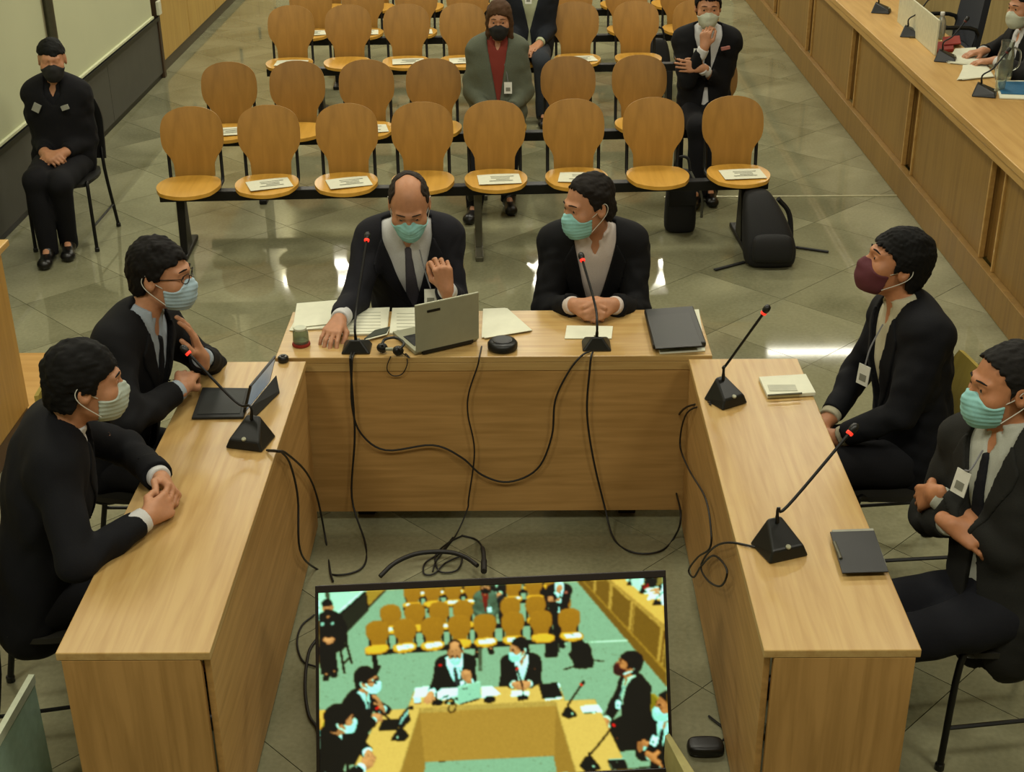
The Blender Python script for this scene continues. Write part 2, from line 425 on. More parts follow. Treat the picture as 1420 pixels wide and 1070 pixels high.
def make_seat():
    t = thing('plywood_chair', '', 'chair')
    s = obj('seat', MB().grid_slab(seat_fn(), 15, 13, 0.022), M_PLYSEAT, t, smooth=True); s.location = (0, 0.0, 0.452)
    b = obj('backrest', MB().grid_slab(back_fn(), 13, 22, 0.014), M_PLY, t, smooth=True); b.location = (0, 0.225, 0.445)
    for sx in (-1, 1):
        obj('bracket', MB().tube([(sx*.157, 0.10, 0.405), (sx*.157, 0.245, 0.405), (sx*.157, 0.262, 0.43), (sx*.157, 0.28, 0.66)], 0.0105, 8), M_BLACK, t, smooth=True)
    obj('seat_bracket', MB().box((0, 0.09, 0.418), (0.24, 0.16, 0.035)), M_BLACK, t, bevel=0.003)
    obj('back_bolt', MB().box((0, 0.285, 0.60), (0.33, 0.014, 0.03)), M_BLACK, t, bevel=0.002)
    return t
xs = [-1.983, -1.523, -1.054, -0.60, -0.165, 0.316, 0.803, 1.288]
rows = [(7.87, 0.021, 0.0), (9.02, 0.017, 0.0), (10.98, 0.012, 0.12), (12.1, 0.01, 0.12), (13.25, 0.008, 0.12), (14.4, 0.006, 0.12)]
ORD = ['leftmost', 'second from left', 'third from left', 'fourth from left', 'fifth from left', 'sixth from left', 'seventh from left', 'rightmost']
ROWN = ['front row', 'second row', 'third row', 'fourth row', 'fifth row', 'sixth row']
paper_on = {(0, 1): .35, (0, 2): .3, (0, 4): .1, (0, 5): -.1, (0, 7): .1, (1, 0): .2, (1, 2): .2, (2, 0): 0, (2, 2): .1, (2, 3): .1, (2, 5): .2, (3, 0): .2, (3, 1): .1, (3, 2): .1, (1, 6): -.2}
protop = None
for r, (ry, sl, off) in enumerate(rows):
    y = [ry+sl*(k-3.5)*1.02 for k in range(8)]
    x0, x1 = xs[0]+off-0.2, xs[-1]+off+0.2
    ang = math.atan2(y[-1]-y[0], xs[-1]-xs[0])
    bm_ = thing('seating_beam', 'black steel beam on legs carrying the plywood chairs of the %s' % ROWN[r], 'beam', ((x0+x1)/2, ry+0.06, 0), ang, 'beams under the chair rows')
    L = (x1-x0)
    obj('beam', MB().box((0, 0.03, 0.37), (L, 0.07, 0.06)), M_BLACK, bm_, bevel=0.004)
    for q, lx in enumerate((-L/2+(0.12 if r == 0 else .42), 0.07, L/2-(0.14 if r == 0 else .42))):
        mm = M_GREYMETAL if q == 1 else M_BLACK
        lg = MB(); lg.hexa([(lx-.02, -0.06, 0.03), (lx+.02, -0.06, 0.03), (lx+.02, 0.12, 0.03), (lx-.02, 0.12, 0.03)], [(lx-.025, -0.005, 0.345), (lx+.025, -0.005, 0.345), (lx+.025, 0.065, 0.345), (lx-.025, 0.065, 0.345)])
        obj('leg', lg, mm, bm_, bevel=0.004)
        fb = obj('foot_bar', MB().box((lx, 0.03, 0.016), (0.05, 0.52, 0.03)), M_GREYMETAL if q == 1 else M_BLACK, bm_, bevel=0.006)
    for k in range(8):
        extra = ''
        if (r, k) == (1, 4): extra = ', under the woman in the grey blazer'
        elif (r, k) == (1, 7): extra = ', under the man with crossed arms'
        elif (r, k) in paper_on: extra = ', a paper sheet on its seat'
        elif (r, k) == (0, 6): extra = ', black bag standing behind it'
        elif r == 0: extra = ', seat bare'
        label = '%s plywood chair of the %s%s' % (ORD[k], ROWN[r], extra)
        loc = (xs[k]+off, y[k], 0)
        if proto_chair is None:
            proto_chair = make_seat(); t = proto_chair; t.location = loc; t.rotation_euler = (0, 0, ang); t['label'] = label; t['group'] = 'plywood chairs of the public seating'
        else:
            t = dup(proto_chair, loc, ang, label)
        if (r, k) in paper_on:
            pl = 'white paper sheet lying on the %s chair of the %s' % (ORD[k], ROWN[r])
            ploc = (xs[k]+off+0.02, y[k]-0.035, 0.4685)
            if protop is None:
                def pf(u, v): return ((u-.5)*.297*.85, (v-.5)*.21*.85, 0.004*math.sin(u*3)*v), (0, 0, 1)
                protop = thing('paper_sheet', pl, 'paper', ploc, paper_on[(r, k)], 'paper sheets on the public seats')
                obj('sheet', MB().grid_slab(pf, 5, 4, 0.002), M_PAPER, protop)
                lm = MB()
                for q in range(4): lm.box((0.02-0.012*(q % 2), 0.04-q*0.027, 0.0047), (0.14-0.03*(q % 3), 0.006, 0.0006))
                obj('printed_lines', lm, M_PRINT, protop)
            else: dup(protop, ploc, paper_on[(r, k)], pl)

# ------------------------------------------------------------------ bags by the seating
def soft(mb, name, m, parent, levels=2, world=False):
    o = obj(name, mb, m, parent, smooth=True, world=world)
    s = o.modifiers.new('sub', 'SUBSURF'); s.levels = levels; s.render_levels = levels
    return o
def taperbox(profile, close=True):
    """profile: list of (z, cx, cy, hx, hy) rings of 8 points"""
    mb = MB(); vs = []; n = 12
    for z, cx, cy, hx, hy in profile:
        for k in range(n):
            a = 2*PI*k/n; ca, sa = math.cos(a), math.sin(a)
            e = 0.55
            vs.append((cx+hx*math.copysign(abs(ca)**e, ca), cy+hy*math.copysign(abs(sa)**e, sa), z))
    fs = []
    for i in range(len(profile)-1):
        for k in range(n):
            k2 = (k+1) % n; fs.append((i*n+k, i*n+k2, (i+1)*n+k2, (i+1)*n+k))
    fs.append(tuple(range(n-1, -1, -1))); m0 = (len(profile)-1)*n; fs.append(tuple(m0+k for k in range(n)))
    return mb.add(vs, fs)
bp = thing('backpack', 'tall black backpack leaning on the right end of the front chair row', 'backpack', (1.455, 7.64, 0))
soft(taperbox([(0.0, 0.0, 0, .13, .08), (.02, 0, 0, .155, .10), (.12, -.005, .0, .165, .11), (.26, -.035, .05, .135, .095), (.36, -.065, .10, .10, .075), (.41, -.08, .13, .075, .05), (.42, -.08, .135, .03, .02)]), 'bag_body', M_BAG, bp)
soft(taperbox([(.05, 0, -.10, .11, .02), (.07, 0, -.105, .125, .035), (.18, -.005, -.10, .125, .04), (.22, -.01, -.09, .10, .02)]), 'front_pocket', M_BAG, bp)
obj('carry_loop', MB().tube(crom([(-.11, .14, .34), (-.11, .18, .40), (-.06, .18, .40), (-.05, .15, .34)]), .008, 6), M_BAG, bp, smooth=True)
obj('shoulder_strap', MB().tube(crom([(.05, .13, .36), (.13, .16, .25), (.15, .13, .05)]), .016, 6), M_BAG, bp, smooth=True)
hb = thing('shoulder_bag', 'black bag with buckles standing behind the seventh chair of the front row', 'bag', (0.985, 8.24, 0))
soft(taperbox([(0.0, 0, 0, .09, .07), (.02, 0, 0, .105, .085), (.22, 0, 0, .10, .08), (.36, 0, .01, .085, .06), (.40, 0, .01, .05, .03)]), 'bag_body', M_BAG, hb)
obj('flap', MB().box((0, -.085, .27), (.17, .015, .16)), M_BAG, hb, bevel=0.006)
for sx in (-1, 1):
    obj('buckle', MB().box((sx*.045, -.096, .33), (.02, .008, .022)), M_SILVER, hb, bevel=0.002)
obj('handle', MB().tube(crom([(-.05, 0, .39), (-.03, 0, .47), (.03, 0, .47), (.05, 0, .39)]), .009, 6), M_BAG, hb, smooth=True)
obj('strap', MB().tube(crom([(.05, -.02, .39), (.12, -.06, .25), (.13, -.05, .10)]), .008, 6), mat('grey_strap', '#55554a', 0.7), hb, smooth=True)
hb2 = thing('shoulder_bag', 'dark bag standing on the floor by the seventh chair of the fourth row', 'bag', (1.15, 11.75, 0))
soft(taperbox([(0.0, 0, 0, .11, .07), (.02, 0, 0, .125, .085), (.25, 0, 0, .12, .08), (.42, 0, .01, .09, .05), (.46, 0, .01, .05, .03)]), 'bag_body', M_BAG, hb2)
obj('handle', MB().tube(crom([(-.05, 0, .45), (-.03, 0, .54), (.03, 0, .54), (.05, 0, .45)]), .009, 6), M_BAG, hb2, smooth=True)

for a_, b_ in ((at(1033, 362, .012), at(991, 373, .012)), (at(1100, 341, .012), at(1149, 348, .012))):
    d_ = (b_-a_); n_ = V2 = np.array([-d_[1], d_[0], 0])/np.linalg.norm(d_)*.011
    mb = MB(); mb.hexa([a_-n_-np.array([0, 0, .008]), b_-n_-np.array([0, 0, .008]), b_+n_-np.array([0, 0, .008]), a_+n_-np.array([0, 0, .008])], [a_-n_, b_-n_, b_+n_, a_+n_])
    obj('strap_end', mb, M_BAG, bp, world=True, bevel=.002)
# ------------------------------------------------------------------ people: smooth implicit surfaces
def V(*a): return np.array(a, float)
def nrm(v):
    v = np.asarray(v, float); return v/np.linalg.norm(v)
def cone(a, b, ra, rb, k=0.02, flat=1.0, ax=None, cap=None, capa=None):
    """tapered limb from a to b; flat squeezes it along ax; cap/capa cut the round ends square"""
    a = np.asarray(a, float); b = np.asarray(b, float); ab = b-a
    st = (1/flat-1)
    if ax is not None: ax = nrm(ax); abs_ = ab+ax*(ab@ax)*st
    else: abs_ = ab
    L2 = max(1e-12, abs_@abs_); d0 = nrm(ab) if np.linalg.norm(ab) > 1e-9 else V(0, 0, 1)
    def fn(X, Y, Z, inf):
        px, py, pz = X-a[0], Y-a[1], Z-a[2]
        c = None
        if cap is not None or capa is not None:
            al = px*d0[0]+py*d0[1]+pz*d0[2]
        if ax is not None:
            q = (px*ax[0]+py*ax[1]+pz*ax[2])*st; px = px+q*ax[0]; py = py+q*ax[1]; pz = pz+q*ax[2]
        t = np.clip((px*abs_[0]+py*abs_[1]+pz*abs_[2])/L2, 0, 1)
        d = np.sqrt((px-t*abs_[0])**2+(py-t*abs_[1])**2+(pz-t*abs_[2])**2)-(ra+(rb-ra)*t)
        d = d*flat-inf
        if cap is not None: d = np.maximum(d, al-(np.linalg.norm(ab)+cap))
        if capa is not None: d = np.maximum(d, -al-capa)
        return d
    R = max(ra, rb); return (fn, np.minimum(a, b)-R, np.maximum(a, b)+R, k, '+')
def ell(c, rad, M=None, k=0.02, op='+'):
    c = np.asarray(c, float); rad = np.asarray(rad, float); M = np.eye(3) if M is None else np.asarray(M)
    def fn(X, Y, Z, inf):
        px, py, pz = X-c[0], Y-c[1], Z-c[2]; r = rad+inf
        q = [px*M[i][0]+py*M[i][1]+pz*M[i][2] for i in range(3)]
        k0 = np.sqrt((q[0]/r[0])**2+(q[1]/r[1])**2+(q[2]/r[2])**2)+1e-9
        k1 = np.sqrt((q[0]/r[0]**2)**2+(q[1]/r[1]**2)**2+(q[2]/r[2]**2)**2)+1e-9
        return k0*(k0-1)/k1
    R = rad.max(); return (fn, c-R, c+R, k, op)
def rbox(c, half, M=None, r=0.01, k=0.01, op='+'):
    c = np.asarray(c, float); half = np.asarray(half, float); M = np.eye(3) if M is None else np.asarray(M)
    def fn(X, Y, Z, inf):
        px, py, pz = X-c[0], Y-c[1], Z-c[2]
        q = [np.abs(px*M[i][0]+py*M[i][1]+pz*M[i][2])-half[i]+r for i in range(3)]
        o = np.sqrt(np.maximum(q[0], 0)**2+np.maximum(q[1], 0)**2+np.maximum(q[2], 0)**2)
        return o+np.minimum(np.maximum(np.maximum(q[0], q[1]), q[2]), 0)-r-inf
    R = np.linalg.norm(half); return (fn, c-R, c+R, k, op)
def axis_pts(lo, hi, fine, h, hf):
    out = [lo]; x = lo
    while x < hi:
        f = any(a-0.004 <= x <= b+0.004 for a, b in fine)
        x += hf if f else h; out.append(x)
    return np.array(out, np.float32)
def bounds(prims, m=0.03):
    lo = np.min([p[1] for p in prims if p[4] == '+'], axis=0)-m; hi = np.max([p[2] for p in prims if p[4] == '+'], axis=0)+m
    return lo, hi
class Field:
    def __init__(s, lo, hi, h=0.01, hf=None, fine=()):
        s.ax = [axis_pts(lo[i], hi[i], [(c[i]-r, c[i]+r) for c, r in fine], h, hf or h) for i in range(3)]
        s.D = np.full([len(a) for a in s.ax], 1.0, np.float32)
    def sl(s, lo, hi, m):
        o = []
        for i in range(3):
            a = np.searchsorted(s.ax[i], lo[i]-m); b = np.searchsorted(s.ax[i], hi[i]+m)
            o.append(slice(max(0, a), min(len(s.ax[i]), b)))
        return tuple(o)
    def xyz(s, sl=(slice(None),)*3):
        return s.ax[0][sl[0]][:, None, None], s.ax[1][sl[1]][None, :, None], s.ax[2][sl[2]][None, None, :]
    def add(s, prims, inf=0.0, kmul=1.0):
        for fn, lo, hi, k, op in prims:
            k = max(1e-4, k*kmul)
            q = s.sl(lo, hi, 0.045+k+inf)
            sub = s.D[q]
            if sub.size == 0: continue
            d = fn(*s.xyz(q), inf).astype(np.float32)
            if op == '+':
                h = np.clip(0.5+0.5*(sub-d)/k, 0, 1); s.D[q] = sub*(1-h)+d*h-k*h*(1-h)
            else:
                d = -d; h = np.clip(0.5-0.5*(sub-d)/k, 0, 1); s.D[q] = sub*(1-h)+d*h+k*h*(1-h)
        return s
    def cut(s, fn):
        """keep only where fn(X,Y,Z) < 0"""
        s.D = np.maximum(s.D, fn(*s.xyz()).astype(np.float32)); return s
    def noise(s, amp, fr, seed, wt=None):
        g = np.random.default_rng(seed); X, Y, Z = s.xyz(); n = 0
        for i in range(5):
            w = g.normal(size=3); w = w/np.linalg.norm(w)*fr*(0.6+0.8*g.random())
            n = n+np.sin(X*w[0]+Y*w[1]+Z*w[2]+g.random()*6+1.3*np.sin((X*w[1]+Y*w[2]-Z*w[0])*0.6))
        n = n*amp*0.45
        if wt is not None: n = n*wt(X, Y, Z)
        s.D = s.D+n.astype(np.float32); return s
    def mesh(s, smooth=0):
        D = s.D; n = np.array(D.shape)
        S = D < 0
        c = np.zeros(n-1, np.uint8)
        for i in (0, 1):
            for j in (0, 1):
                for k in (0, 1):
                    c += S[i:n[0]-1+i, j:n[1]-1+j, k:n[2]-1+k]
        act = (c > 0) & (c < 8)
        I, J, K = np.nonzero(act); N = len(I)
        if N == 0: return np.zeros((0, 3)), np.zeros((0, 4), int)
        idx = np.full(n-1, -1, np.int32); idx[I, J, K] = np.arange(N)
        ax = s.ax
        cor = {}
        for i in (0, 1):
            for j in (0, 1):
                for k in (0, 1): cor[i, j, k] = D[I+i, J+j, K+k]
        acc = np.zeros((N, 3)); cnt = np.zeros(N)
        for (a, b) in [((0,0,0),(1,0,0)),((0,1,0),(1,1,0)),((0,0,1),(1,0,1)),((0,1,1),(1,1,1)),((0,0,0),(0,1,0)),((1,0,0),(1,1,0)),((0,0,1),(0,1,1)),((1,0,1),(1,1,1)),((0,0,0),(0,0,1)),((1,0,0),(1,0,1)),((0,1,0),(0,1,1)),((1,1,0),(1,1,1))]:
            da, db = cor[a], cor[b]; m = (da < 0) != (db < 0)
            t = np.where(m, da/np.where(m, da-db, 1), 0)
            for q, ind in enumerate((I, J, K)):
                pa = ax[q][ind+a[q]]; pb = ax[q][ind+b[q]]
                acc[:, q] += np.where(m, pa+(pb-pa)*t, 0)
            cnt += m
        P = acc/cnt[:, None]
        F = []
        for q in range(3):
            o = [np.s_[1:-1]]*3; o[q] = np.s_[:]
            A = S.copy()
            lo = [slice(1, n[i]-1) for i in range(3)]; hi = list(lo); lo[q] = slice(0, n[q]-1); hi[q] = slice(1, n[q])
            sa = S[tuple(lo)]; sb = S[tuple(hi)]
            E = np.array(np.nonzero(sa != sb)).T
            if len(E) == 0: continue
            fl = sa[E[:, 0], E[:, 1], E[:, 2]]
            base = E.copy()
            for i in range(3):
                if i != q: base[:, i] += 1
            u, v = (q+1) % 3, (q+2) % 3
            def cid(du, dv):
                b_ = base.copy(); b_[:, u] -= du; b_[:, v] -= dv
                return idx[b_[:, 0], b_[:, 1], b_[:, 2]]
            quad = np.stack([cid(1, 1), cid(0, 1), cid(0, 0), cid(1, 0)], 1)
            quad[~fl] = quad[~fl][:, ::-1]
            F.append(quad)
        F = np.concatenate(F); F = F[(F >= 0).all(1)]
        for _ in range(smooth):
            sm = np.zeros_like(P); ct = np.zeros(N)
            for a, b in ((0, 1), (1, 2), (2, 3), (3, 0)):
                np.add.at(sm, F[:, a], P[F[:, b]]); np.add.at(ct, F[:, a], 1)
            P = P*0.5+0.5*sm/np.maximum(ct, 1)[:, None]
        return P, F
def npobj(name, P, F, m, parent):
    b = world_base(parent) if parent is not None else Vector((0, 0, 0))
    P = P-np.array(b)
    me = bpy.data.meshes.new(name); me.vertices.add(len(P)); me.vertices.foreach_set('co', P.astype(np.float32).ravel())
    me.loops.add(F.size); me.loops.foreach_set('vertex_index', F.astype(np.int32).ravel())
    me.polygons.add(len(F)); me.polygons.foreach_set('loop_start', np.arange(0, F.size, 4, dtype=np.int32)); me.polygons.foreach_set('loop_total', np.full(len(F), 4, np.int32))
    me.polygons.foreach_set('use_smooth', np.ones(len(F), bool))
    me.materials.append(m); me.update(calc_edges=True); me.validate()
    o = bpy.data.objects.new(name, me); COL.objects.link(o)
    if parent is not None: o.parent = parent
    return o

def ik(S, T, l1, l2, pole):
    S, T = np.asarray(S, float), np.asarray(T, float); d = T-S; L = np.linalg.norm(d); u = d/L
    L2 = min(L, (l1+l2)*0.998)
    a = (l1*l1-l2*l2+L2*L2)/(2*L2); h = math.sqrt(max(0, l1*l1-a*a))
    p = np.asarray(pole, float); p = nrm(p-u*(p@u))
    return S+u*a+p*h, S+u*L2
def rot(v, ax, ang):
    ax = nrm(ax); v = np.asarray(v, float)
    return v*math.cos(ang)+np.cross(ax, v)*math.sin(ang)+ax*(ax@v)*(1-math.cos(ang))
def hand(Wp, d, n, thumb, curl=(0.35, 0.4, 0.3), spread=0.06, tcurl=0.3, sc=1.0, curls=None):
    """wrist, direction to the knuckles, back-of-hand normal, thumb side"""
    Wp = np.asarray(Wp, float); d = nrm(d); n = np.asarray(n, float); n = nrm(n-d*(n@d))
    t = np.cross(d, n); t = t if t@np.asarray(thumb, float) > 0 else -t
    out = [cone(Wp-d*0.03*sc, Wp+d*0.02*sc, .024*sc, .024*sc, 0.015, 0.75, n)]
    offs = (.031, .0105, -.0105, -.030); kl = (.088, .092, .087, .078)
    ph = ((.042, .025, .021), (.046, .029, .022), (.042, .027, .021), (.034, .020, .018))
    for i in range(4):
        kn = Wp+(d*kl[i]+t*offs[i])*sc
        out.append(cone(Wp+(d*.012+t*offs[i]*.55)*sc, kn, .0145*sc, .0115*sc, 0.012))
    out.append(cone(Wp+(d*.03-t*.02-n*.006)*sc, Wp+(d*.07-t*.026-n*.004)*sc, .013*sc, .011*sc, .012))
    for i in range(4):
        kn = Wp+(d*kl[i]+t*offs[i])*sc; cl = (curls[i] if curls else curl)
        dirv = rot(d, n, -spread*(1.5-i)*(1 if np.cross(n, d)@t > 0 else -1)*-1)
        p = kn; r = .0098 if i < 3 else .0086
        for q in range(3):
            dirv = rot(dirv, t, cl[q] if (np.cross(t, d)@n < 0) else -cl[q])
            e = p+dirv*ph[i][q]*sc
            out.append(cone(p, e, r*sc, (r-.0007)*sc, 0.003)); p = e; r -= .0007
    b = Wp+(d*.022+t*.02-n*.006)*sc
    m1 = b+(d*.60+t*.62-n*.35)*.042*sc
    out.append(cone(b, m1, .016*sc, .0125*sc, .012))
    dv = nrm(d*.85+t*.35-n*.25); dv = rot(dv, n, tcurl*(1 if np.cross(n, t)@d < 0 else -1)*-1) if False else nrm(d*.9+t*(.35-tcurl)-n*(.2+tcurl*.5))
    m2 = m1+dv*.034*sc; out.append(cone(m1, m2, .0118*sc, .0105*sc, .004))
    dv = nrm(dv-t*tcurl*.6-n*.1); out.append(cone(m2, m2+dv*.026*sc, .0105*sc, .009*sc, .003))
    return out
def head_frame(f, up=(0, 0, 1), roll=0.0):
    f = nrm(f); r = nrm(np.cross(f, up)); u = np.cross(r, f)
    r, u = r*math.cos(roll)+u*math.sin(roll), -r*math.sin(roll)+u*math.cos(roll)
    return np.array([r, f, u])
def head_prims(o, M, s=1.0):
    o = np.asarray(o, float)
    def h(x, y, z): return o+(np.array([x, y, z])*s)@M
    def E(c, r, k=.02, op='+'): return ell(h(*c), np.array(r)*s, M, k*s, op)
    def Cn(a, b, ra, rb, k): return cone(h(*a), h(*b), ra*s, rb*s, k*s)
    P = [E((0, -.014, .040), (.076, .097, .088)), E((0, .026, -.018), (.062, .068, .085), .03), E((0, .040, -.070), (.051, .048, .042), .03), E((0, .076, -.097), (.022, .018, .016), .03),
         Cn((0, .090, .014), (0, .113, -.026), .0085, .0125, .012), E((-.013, .103, -.030), (.009, .011, .008), .008), E((.013, .103, -.030), (.009, .011, .008), .008)]
    for x in (-1, 1):
        P += [Cn((x*.010, .092, .029), (x*.042, .078, .028), .009, .008, .018), E((x*.042, .064, -.022), (.025, .022, .022), .03),
              E((x*.031, .103, .011), (.017, .020, .0105), .014, '-'), E((x*.031, .0795, .010), (.0135, .0125, .0115), .003),
              Cn((x*.019, .091, .0165), (x*.044, .080, .015), .0042, .0042, .004),
              E((x*.077, -.010, .0), (.010, .021, .033), .006), E((x*.084, -.006, .004), (.006, .011, .018), .006, '-')]
    P += [Cn((-.020, .095, -.060), (.020, .095, -.060), .0065, .0065, .008), Cn((-.016, .094, -.071), (.016, .094, -.071), .007, .007, .008)]
    return P

SKINS = {}
def skin(name, col):
    if name not in SKINS:
        SKINS[name] = mat(name, col, 0.5, var=0.06, scale=60, spec=0.35)
        SKINS[name].node_tree.nodes['Principled BSDF'].inputs['Subsurface Weight'].default_value = 0.08
        SKINS[name].node_tree.nodes['Principled BSDF'].inputs['Subsurface Radius'].default_value = (0.01, 0.004, 0.002)
    return SKINS[name]
def cloth(name, col, var=0.12):
    return mat(name, col, 0.85, var=var, scale=220, bump=0.25, spec=0.25)

def build_person(label, base, pelvis, neck, fwd, head, hdir, hands, feet, shw=.165, sk=('skin_warm', '#b3805f'), hair=('hair_dark', '#120e0b'), hair_style='short',
                 jacket=('suit_black', '#101014'), shirt=('shirt_white', '#c9c9c2'), tie=None, mask=('mask_teal', '#5fb3a4'), trousers=('trousers_black', '#0f0f13'),
                 vtop=.075, vdepth=.27, hscale=1.03, hroll=0.0, fine=.0046, coarse=.014, jres=.006, knees=None, badge=None, glasses=False, lanyard=None, cuffs=True, jk_len=.0, sh_l=None, sh_r=None, skirt=True, group=None, extra=None, robe=False):
    """pelvis, neck, head: points; hands: dict L/R -> (wrist, pole, dir, normal, thumb, kw); feet: dict L/R -> (ankle, toe dir)"""
    g = random.Random(label); seed = g.randrange(9999)
    pelvis, neck, head = (np.asarray(x, float) for x in (pelvis, neck, head))
    sp = nrm(neck-pelvis); L = np.linalg.norm(neck-pelvis); f = np.asarray(fwd, float); f = nrm(f-sp*(f@sp)); r = np.cross(f, sp)
    t = thing('person', label, 'person', base, 0, group)
    S = {'L': neck-sp*.055-r*shw if sh_l is None else np.asarray(sh_l, float), 'R': neck-sp*.055+r*shw if sh_r is None else np.asarray(sh_r, float)}
    HM = head_frame(hdir, roll=hroll)
    Hp = lambda x, y, z: head+(np.array([x, y, z])*hscale)@HM
    # ---- torso shared by body and clothes
    torso = [cone(pelvis, pelvis+sp*.2*L, .150, .138, .03, .74, f), cone(pelvis+sp*.2*L, pelvis+sp*.68*L, .138, .152, .05, .70, f),
             cone(pelvis+sp*.66*L, pelvis+sp*.82*L, .150, .125, .05, .68, f), cone(S['L']+r*.03, S['R']-r*.03, .052, .052, .07)]
    torso += [cone(neck-sp*.0+r*x*.03, S[k]+sp*.012, .045, .045, .05) for k, x in (('L', -1), ('R', 1))]
    neckp = [cone(neck-sp*.03, Hp(0, -.02, -.055), .056, .051, .03)]
    arms = {}; hp = []; fineboxes = [(head, .135)]
    for k in 'LR':
        Wr, pole, hd, hn, th, kw = hands[k]
        El, Wr = ik(S[k], Wr, .285, .262, pole)
        arms[k] = (El, Wr)
        hp += hand(Wr, hd, hn, th, **kw); fineboxes.append((Wr+nrm(hd)*.085, .115))
    armp = []
    for k in 'LR':
        El, Wr = arms[k]
        armp += [cone(S[k], El, .052, .041, .04), cone(El, Wr, .041, .027, .02)]
    legs = []; lj = {}
    for k, x in (('L', -1), ('R', 1)):
        hip = pelvis+r*x*.085-sp*.02; ank, toe = feet[k]; ank = np.asarray(ank, float)
        kp = (knees or {}).get(k, f*1.0+V(0, 0, 0.6))
        Kn, ank = ik(hip, ank, .415, .42, kp)
        lj[k] = (hip, Kn, ank, nrm(toe)); legs += [cone(hip, Kn, .080, .056, .04), cone(Kn, ank, .053, .036, .02), cone(ank, ank+nrm(toe)*.10-V(0, 0, .045), .030, .022, .02)]
    body = torso+neckp+head_prims(head, HM, hscale)+armp+legs
    lo, hi = bounds(body+hp)
    # keep the hands separate while the arms blend: fingers use tiny blend radii
    F = Field(lo, hi, coarse, fine, fineboxes); F.add(body).add(hp)
    P, Q = F.mesh(0)
    bo = npobj('body', P, Q, skin(*sk), t)
    # ---- trousers and shoes
    tr = [cone(pelvis-sp*.03, pelvis+sp*.1*L, .158, .148, .03, .80, f)]
    for k in 'LR':
        hip, Kn, ank, toe = lj[k]
        tr += [cone(hip, Kn, .094, .072, .03), cone(Kn, ank-nrm(Kn-ank)*.05, .070, .056, .03, cap=0.0)]
    lo, hi = bounds(tr); F = Field(lo, hi, .011).add(tr).noise(.004, 38, seed+1); npobj('trousers', *F.mesh(1), cloth(*trousers), t)
    for k in 'LR':
        hip, Kn, ank, toe = lj[k]; fz = ank[2]-.085; tt = nrm(V(toe[0], toe[1], 0)); heel = V(ank[0], ank[1], fz+.03)-tt*.03
        shp = [cone(heel, heel+tt*.20, .040, .036, .02), cone(ank+V(0, 0, .045), ank-V(0, 0, .03), .050, .046, .02), cone(heel+V(0, 0, .05), heel+tt*.06+V(0, 0, .03), .042, .034, .03), ell(heel+tt*.19+V(0, 0, .0), (.042, .05, .026), None, .02)]
        lo, hi = bounds(shp); F = Field(lo, hi, .009).add(shp).cut(lambda X, Y, Z: (fz-Z)+0*X+0*Y); npobj('shoe', *F.mesh(1), mat('shoe_leather', '#0b0a09', 0.35), t)
    # ---- shirt
    cen = pelvis+sp*.68*L
    def tor(X, Y, Z):   # torso coordinates: sideways, forward, up from the pelvis
        px, py, pz = X-pelvis[0], Y-pelvis[1], Z-pelvis[2]
        return (px*r[0]+py*r[1]+pz*r[2], px*f[0]+py*f[1]+pz*f[2], px*sp[0]+py*sp[1]+pz*sp[2])
    wtop = L+.005; wb = L-vdepth
    def hw(w): return np.clip((w-wb)/(wtop-.05-wb), 0, 1.15)*vtop
    nd = nrm(Hp(0, -.02, -.055)-neck)
    collar = [cone(neck-sp*.05+f*.004, neck+nd*.066, .077, .068, .01, cap=0.0)]
    leaf = [cone(neck+sp*.022+f*.068+r*x*.014, neck-sp*.046+f*.096+r*x*.050, .015, .009, .003, .5, f) for x in (-1, 1)]
    shp = torso
    lo, hi = bounds(torso+collar); F = Field(lo, hi, .008).add(torso, .007).add(collar)
    def notch(X, Y, Z):
        u, v, w = tor(X, Y, Z); wid = np.clip((w-(L-.05))*.45, 0, .03)
        return np.minimum(np.minimum(wid-np.abs(u), v-.0), (w-(L-.05)))    # >0 inside the open collar
    F.cut(notch).add(leaf).noise(.0012, 60, seed+2)
    npobj('shirt', *F.mesh(1), cloth(*shirt, 0.05), t)
    # ---- jacket
    J = list(torso)+[cone(pelvis-sp*(.03+jk_len), pelvis+sp*.28*L, .166, .140, .04, .82, f)]
    for k in 'LR':
        El, Wr = arms[k]; u = nrm(Wr-El)
        J += [cone(S[k], El, .062, .054, .045), cone(El, Wr-u*.035, .054, .041, .02, cap=0.0)]
    J += [cone(neck-sp*.06, neck-sp*.006-f*.014, .084, .077, .02, cap=0.004)]
    if robe:
        J += [cone(pelvis, lj['L'][1]+V(0, 0, -.05), .17, .16, .06), cone(pelvis, lj['R'][1]+V(0, 0, -.05), .17, .16, .06)]
    lo, hi = bounds(J); F = Field(lo, hi, jres).add(J[:4+2], .021).add(J[6:], .004)
    D0 = F.D.copy()
    def vopen(X, Y, Z):
        u, v, w = tor(X, Y, Z)
        return np.minimum(np.minimum(hw(w)-np.abs(u), v), w-wb)
    def below(X, Y, Z):  # the two fronts part a little under the button
        u, v, w = tor(X, Y, Z)
        return np.minimum(np.minimum(.006+np.clip((wb-w)*.12, 0, .05)-np.abs(u), v), wb-w)
    F.cut(vopen)
    if skirt: F.cut(below)
    def away(X, Y, Z):   # folds die out towards the front opening and the collar
        u, v, w = tor(X, Y, Z)
        return np.maximum(np.clip((np.abs(u)-.10)/.08, 0, 1), np.clip(-v/.05, 0, 1))*np.clip((L+.02-w)/.06, 0, 1)+.08
    F.noise(.0060, 30, seed+3, away).noise(.0024, 75, seed+8, away)
    jo = npobj('jacket', *F.mesh(1), cloth(*jacket), t)
    # ---- lapels: two raised bands along the opening
    F.D = D0-.006
